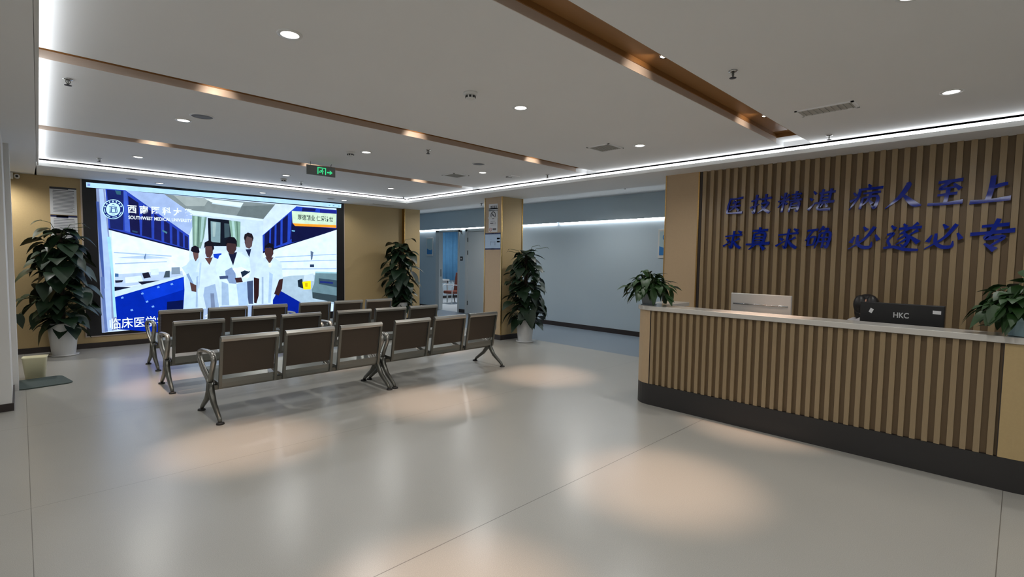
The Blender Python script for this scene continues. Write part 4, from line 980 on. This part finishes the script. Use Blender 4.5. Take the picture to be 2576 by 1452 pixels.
CH = {
 '医': [S(.18,.86,.05,.5,.86,.045,.84,.9,.07), S(.22,.84,.05,.17,.5,.06,.16,.16,.06), S(.14,.13,.05,.5,.12,.05,.95,.13,.08), S(.46,.78,.05,.36,.6,.03), S(.36,.66,.04,.72,.7,.05), S(.28,.46,.04,.78,.5,.06), S(.55,.66,.06,.48,.42,.05,.28,.25,.02), S(.55,.42,.03,.76,.24,.07)],
 '技': [S(.04,.66,.04,.42,.76,.06), S(.26,.96,.06,.27,.3,.06,.25,.1,.07,.15,.2,.02), S(.04,.34,.06,.42,.5,.02), S(.48,.72,.05,.95,.78,.06), S(.68,.97,.06,.7,.55,.05), S(.52,.52,.05,.84,.56,.06,.7,.3,.06,.44,.06,.02), S(.56,.42,.04,.75,.22,.07,.98,.08,.08)],
 '精': [S(.1,.82,.03,.18,.7,.06), S(.44,.86,.06,.33,.7,.02), S(.02,.56,.04,.48,.64,.06), S(.27,.95,.06,.26,.06,.05), S(.26,.56,.05,.05,.28,.02), S(.28,.55,.03,.42,.42,.07), S(.54,.83,.04,.94,.86,.05), S(.58,.7,.04,.9,.73,.05), S(.5,.57,.04,1,.6,.06), S(.73,.98,.06,.73,.58,.05), S(.6,.48,.05,.56,.05,.04), S(.6,.47,.04,.9,.5,.06,.89,.1,.06,.8,.15,.02), S(.62,.35,.03,.86,.36,.04), S(.62,.23,.03,.86,.24,.04)],
 '湛': [S(.12,.9,.03,.24,.78,.07), S(.03,.62,.03,.15,.52,.07), S(.05,.1,.07,.28,.42,.02), S(.36,.79,.05,.94,.84,.06), S(.48,.96,.06,.46,.4,.05), S(.78,.97,.06,.78,.4,.05), S(.48,.66,.04,.78,.67,.04), S(.48,.53,.04,.78,.54,.04), S(.28,.38,.05,.98,.43,.07), S(.44,.35,.05,.42,.12,.05,.9,.1,.07), S(.58,.36,.05,.5,.2,.02), S(.66,.36,.03,.76,.2,.06)],
 '病': [S(.5,.99,.03,.58,.88,.08), S(.22,.8,.05,.98,.84,.06), S(.28,.8,.06,.25,.5,.06,.05,.04,.02), S(.08,.7,.03,.19,.58,.06), S(.03,.36,.06,.24,.5,.02), S(.4,.65,.04,.94,.68,.05), S(.42,.48,.05,.4,.06,.05), S(.42,.48,.04,.87,.51,.06,.86,.1,.07,.74,.17,.02), S(.64,.66,.06,.6,.4,.05,.46,.2,.02), S(.62,.4,.03,.76,.24,.07)],
 '人': [S(.5,.95,.06,.52,.82,.1,.36,.45,.08,.02,.06,.015), S(.42,.55,.03,.62,.35,.09,.82,.18,.11,1.02,.12,.03)],
 '至': [S(.2,.85,.06,.84,.9,.07), S(.52,.85,.07,.28,.62,.05,.74,.68,.04), S(.62,.78,.04,.84,.58,.08), S(.26,.4,.05,.78,.45,.06), S(.52,.6,.07,.52,.12,.07), S(.05,.1,.06,.5,.1,.06,.98,.15,.09)],
 '上': [S(.44,.95,.08,.47,.55,.09,.46,.15,.09), S(.48,.54,.06,.66,.62,.08,.84,.66,.06), S(.02,.1,.09,.5,.12,.07,1.0,.18,.1)],
 '求': [S(.08,.7,.04,.5,.74,.05,.92,.78,.07), S(.5,.98,.06,.5,.5,.06,.49,.1,.07,.36,.2,.02), S(.7,.97,.04,.88,.88,.09), S(.16,.56,.04,.32,.46,.08), S(.06,.18,.06,.42,.42,.02), S(.84,.58,.07,.6,.44,.02), S(.54,.46,.03,.72,.24,.08,.97,.08,.08)],
 '真': [S(.2,.85,.05,.82,.88,.06), S(.5,1,.06,.48,.76,.06), S(.3,.72,.05,.3,.3,.05), S(.3,.72,.04,.73,.74,.06,.72,.3,.06), S(.32,.59,.03,.7,.6,.04), S(.32,.47,.03,.7,.48,.04), S(.32,.36,.03,.7,.37,.04), S(.02,.26,.05,.5,.27,.05,1,.31,.08), S(.4,.25,.07,.18,.03,.02), S(.6,.25,.03,.84,.04,.09)],
 '确': [S(.03,.82,.05,.44,.86,.06), S(.26,.83,.06,.03,.38,.02), S(.15,.5,.05,.16,.14,.05), S(.15,.5,.04,.39,.53,.06,.37,.18,.05), S(.16,.17,.04,.38,.2,.04), S(.64,1,.07,.48,.74,.02), S(.6,.86,.04,.82,.88,.06,.7,.72,.02), S(.55,.68,.05,.53,.35,.05,.44,.03,.02), S(.55,.68,.05,.93,.71,.06,.92,.1,.07,.8,.16,.02), S(.56,.5,.04,.9,.51,.04), S(.56,.33,.04,.9,.34,.04), S(.73,.68,.05,.73,.06,.05)],
 '必': [S(.38,.95,.03,.52,.8,.09), S(.25,.62,.05,.3,.28,.07,.52,.12,.08,.76,.14,.07,.77,.34,.02), S(.76,.94,.08,.5,.45,.06,.02,.04,.02), S(.14,.56,.03,.06,.3,.09), S(.84,.62,.04,.98,.4,.09)],
 '遂': [S(.1,.92,.03,.23,.8,.08), S(.03,.6,.04,.22,.64,.05,.1,.4,.05,.2,.2,.05), S(.02,.12,.05,.3,.16,.06,.65,.07,.07,1.02,.05,.05), S(.44,.97,.03,.54,.86,.07), S(.84,.99,.07,.7,.86,.02), S(.34,.8,.05,.96,.84,.06), S(.62,.8,.06,.38,.6,.02), S(.48,.68,.05,.68,.45,.06,.6,.2,.06,.48,.25,.02), S(.58,.58,.05,.36,.42,.02), S(.62,.45,.05,.36,.24,.02), S(.88,.74,.07,.68,.58,.02), S(.66,.56,.03,.98,.3,.1)],
 '专': [S(.24,.79,.05,.84,.84,.07), S(.02,.55,.07,.5,.6,.06,1.0,.66,.09), S(.58,1.02,.07,.5,.62,.07,.4,.42,.07,.8,.46,.07,.52,.16,.03), S(.4,.26,.03,.68,.06,.1)],
}
ZU, ZL = 2.255, 1.83
PLACE = [('医', 2.545, ZU, .215, 'medicine'), ('技', 2.24, ZU, .225, 'skill'), ('精', 1.925, ZU, .23, 'fine'), ('湛', 1.595, ZU, .235, 'deep'), ('病', 1.19, ZU, .25, 'illness'), ('人', .86, ZU-.005, .26, 'person'), ('至', .54, ZU, .25, 'utmost'), ('上', .225, ZU, .25, 'above'),
         ('求', 2.555, ZL, .215, ''), ('真', 2.25, ZL+.01, .25, ''), ('求', 1.93, ZL, .225, ''), ('确', 1.615, ZL+.01, .23, ''), ('必', 1.18, ZL, .235, ''), ('遂', .86, ZL, .26, ''), ('必', .54, ZL, .24, ''), ('专', .215, ZL, .27, '')]
ordn = ['first', 'second', 'third', 'fourth', 'fifth', 'sixth', 'seventh', 'eighth']
for k, (c, y, z, s, _) in enumerate(PLACE):
    b = MB(); brush(CH[c], s*1.1, .16, b)
    o = b.build('wall_character', M_blue, None, 0, (XSL, y, z))
    tag(o, 'glossy blue brush character, %s in the %s line on the slatted wall' % (ordn[k % 8], 'upper' if k < 8 else 'lower'), 'wall lettering', 'blue characters on the slatted wall')

# ------------------------------------------------------------------ consulting room contents
b = MB(); n = 90; pts = []
for k in range(n+1):
    x = 10.7+2.2*k/n; pts.append((x, 15.62+.035*math.sin(k*.9)+.015*math.sin(k*2.3)))
b.prism(pts+[(p[0], p[1]+.006) for p in pts[::-1]], .7, 2.75, 0, 2, True); o = b.build('curtain', M_curtain)
tag(o, 'long blue curtain across the consulting room window', 'curtain')
t = thing('desk', 'white desk inside the consulting room behind the open doorway', 'desk', (10.2, 14.35, 0))
MB().box(-.75, .53, -.3, .3, .765, .82).build('top', M_door, t); MB().box(-.73, .5, -.28, -.26, .69, .765).build('apron', M_door, t)
for x in (-.7, .47):
    for y in (-.26, .26): MB().box(x-.02, x+.02, y-.02, y+.02, 0, .765).build('leg', M_door, t)
t = thing('visitor_chair', 'brown leather chair at the white desk in the consulting room', 'chair', (10.72, 13.7, 0), 0)
MB().prism([(.1, .42), (.17, .42), (.3, 1.05), (.2, 1.06)], -.25, .25, 0, 1).build('backrest', M_brown, t, .02)
MB().box(-.34, .18, -.25, .25, .34, .44).build('seat', M_brown, t, .03)
for y in (-.27, .27):
    MB().tube([(-.36, y, 0), (-.35, y, .58), (-.28, y, .65), (.1, y, .62), (.2, y, .58)], .016, 8).build('arm_frame', M_door, t); MB().tube([(.1, y, .36), (.2, y, 0)], .016, 8).build('leg', M_black, t)
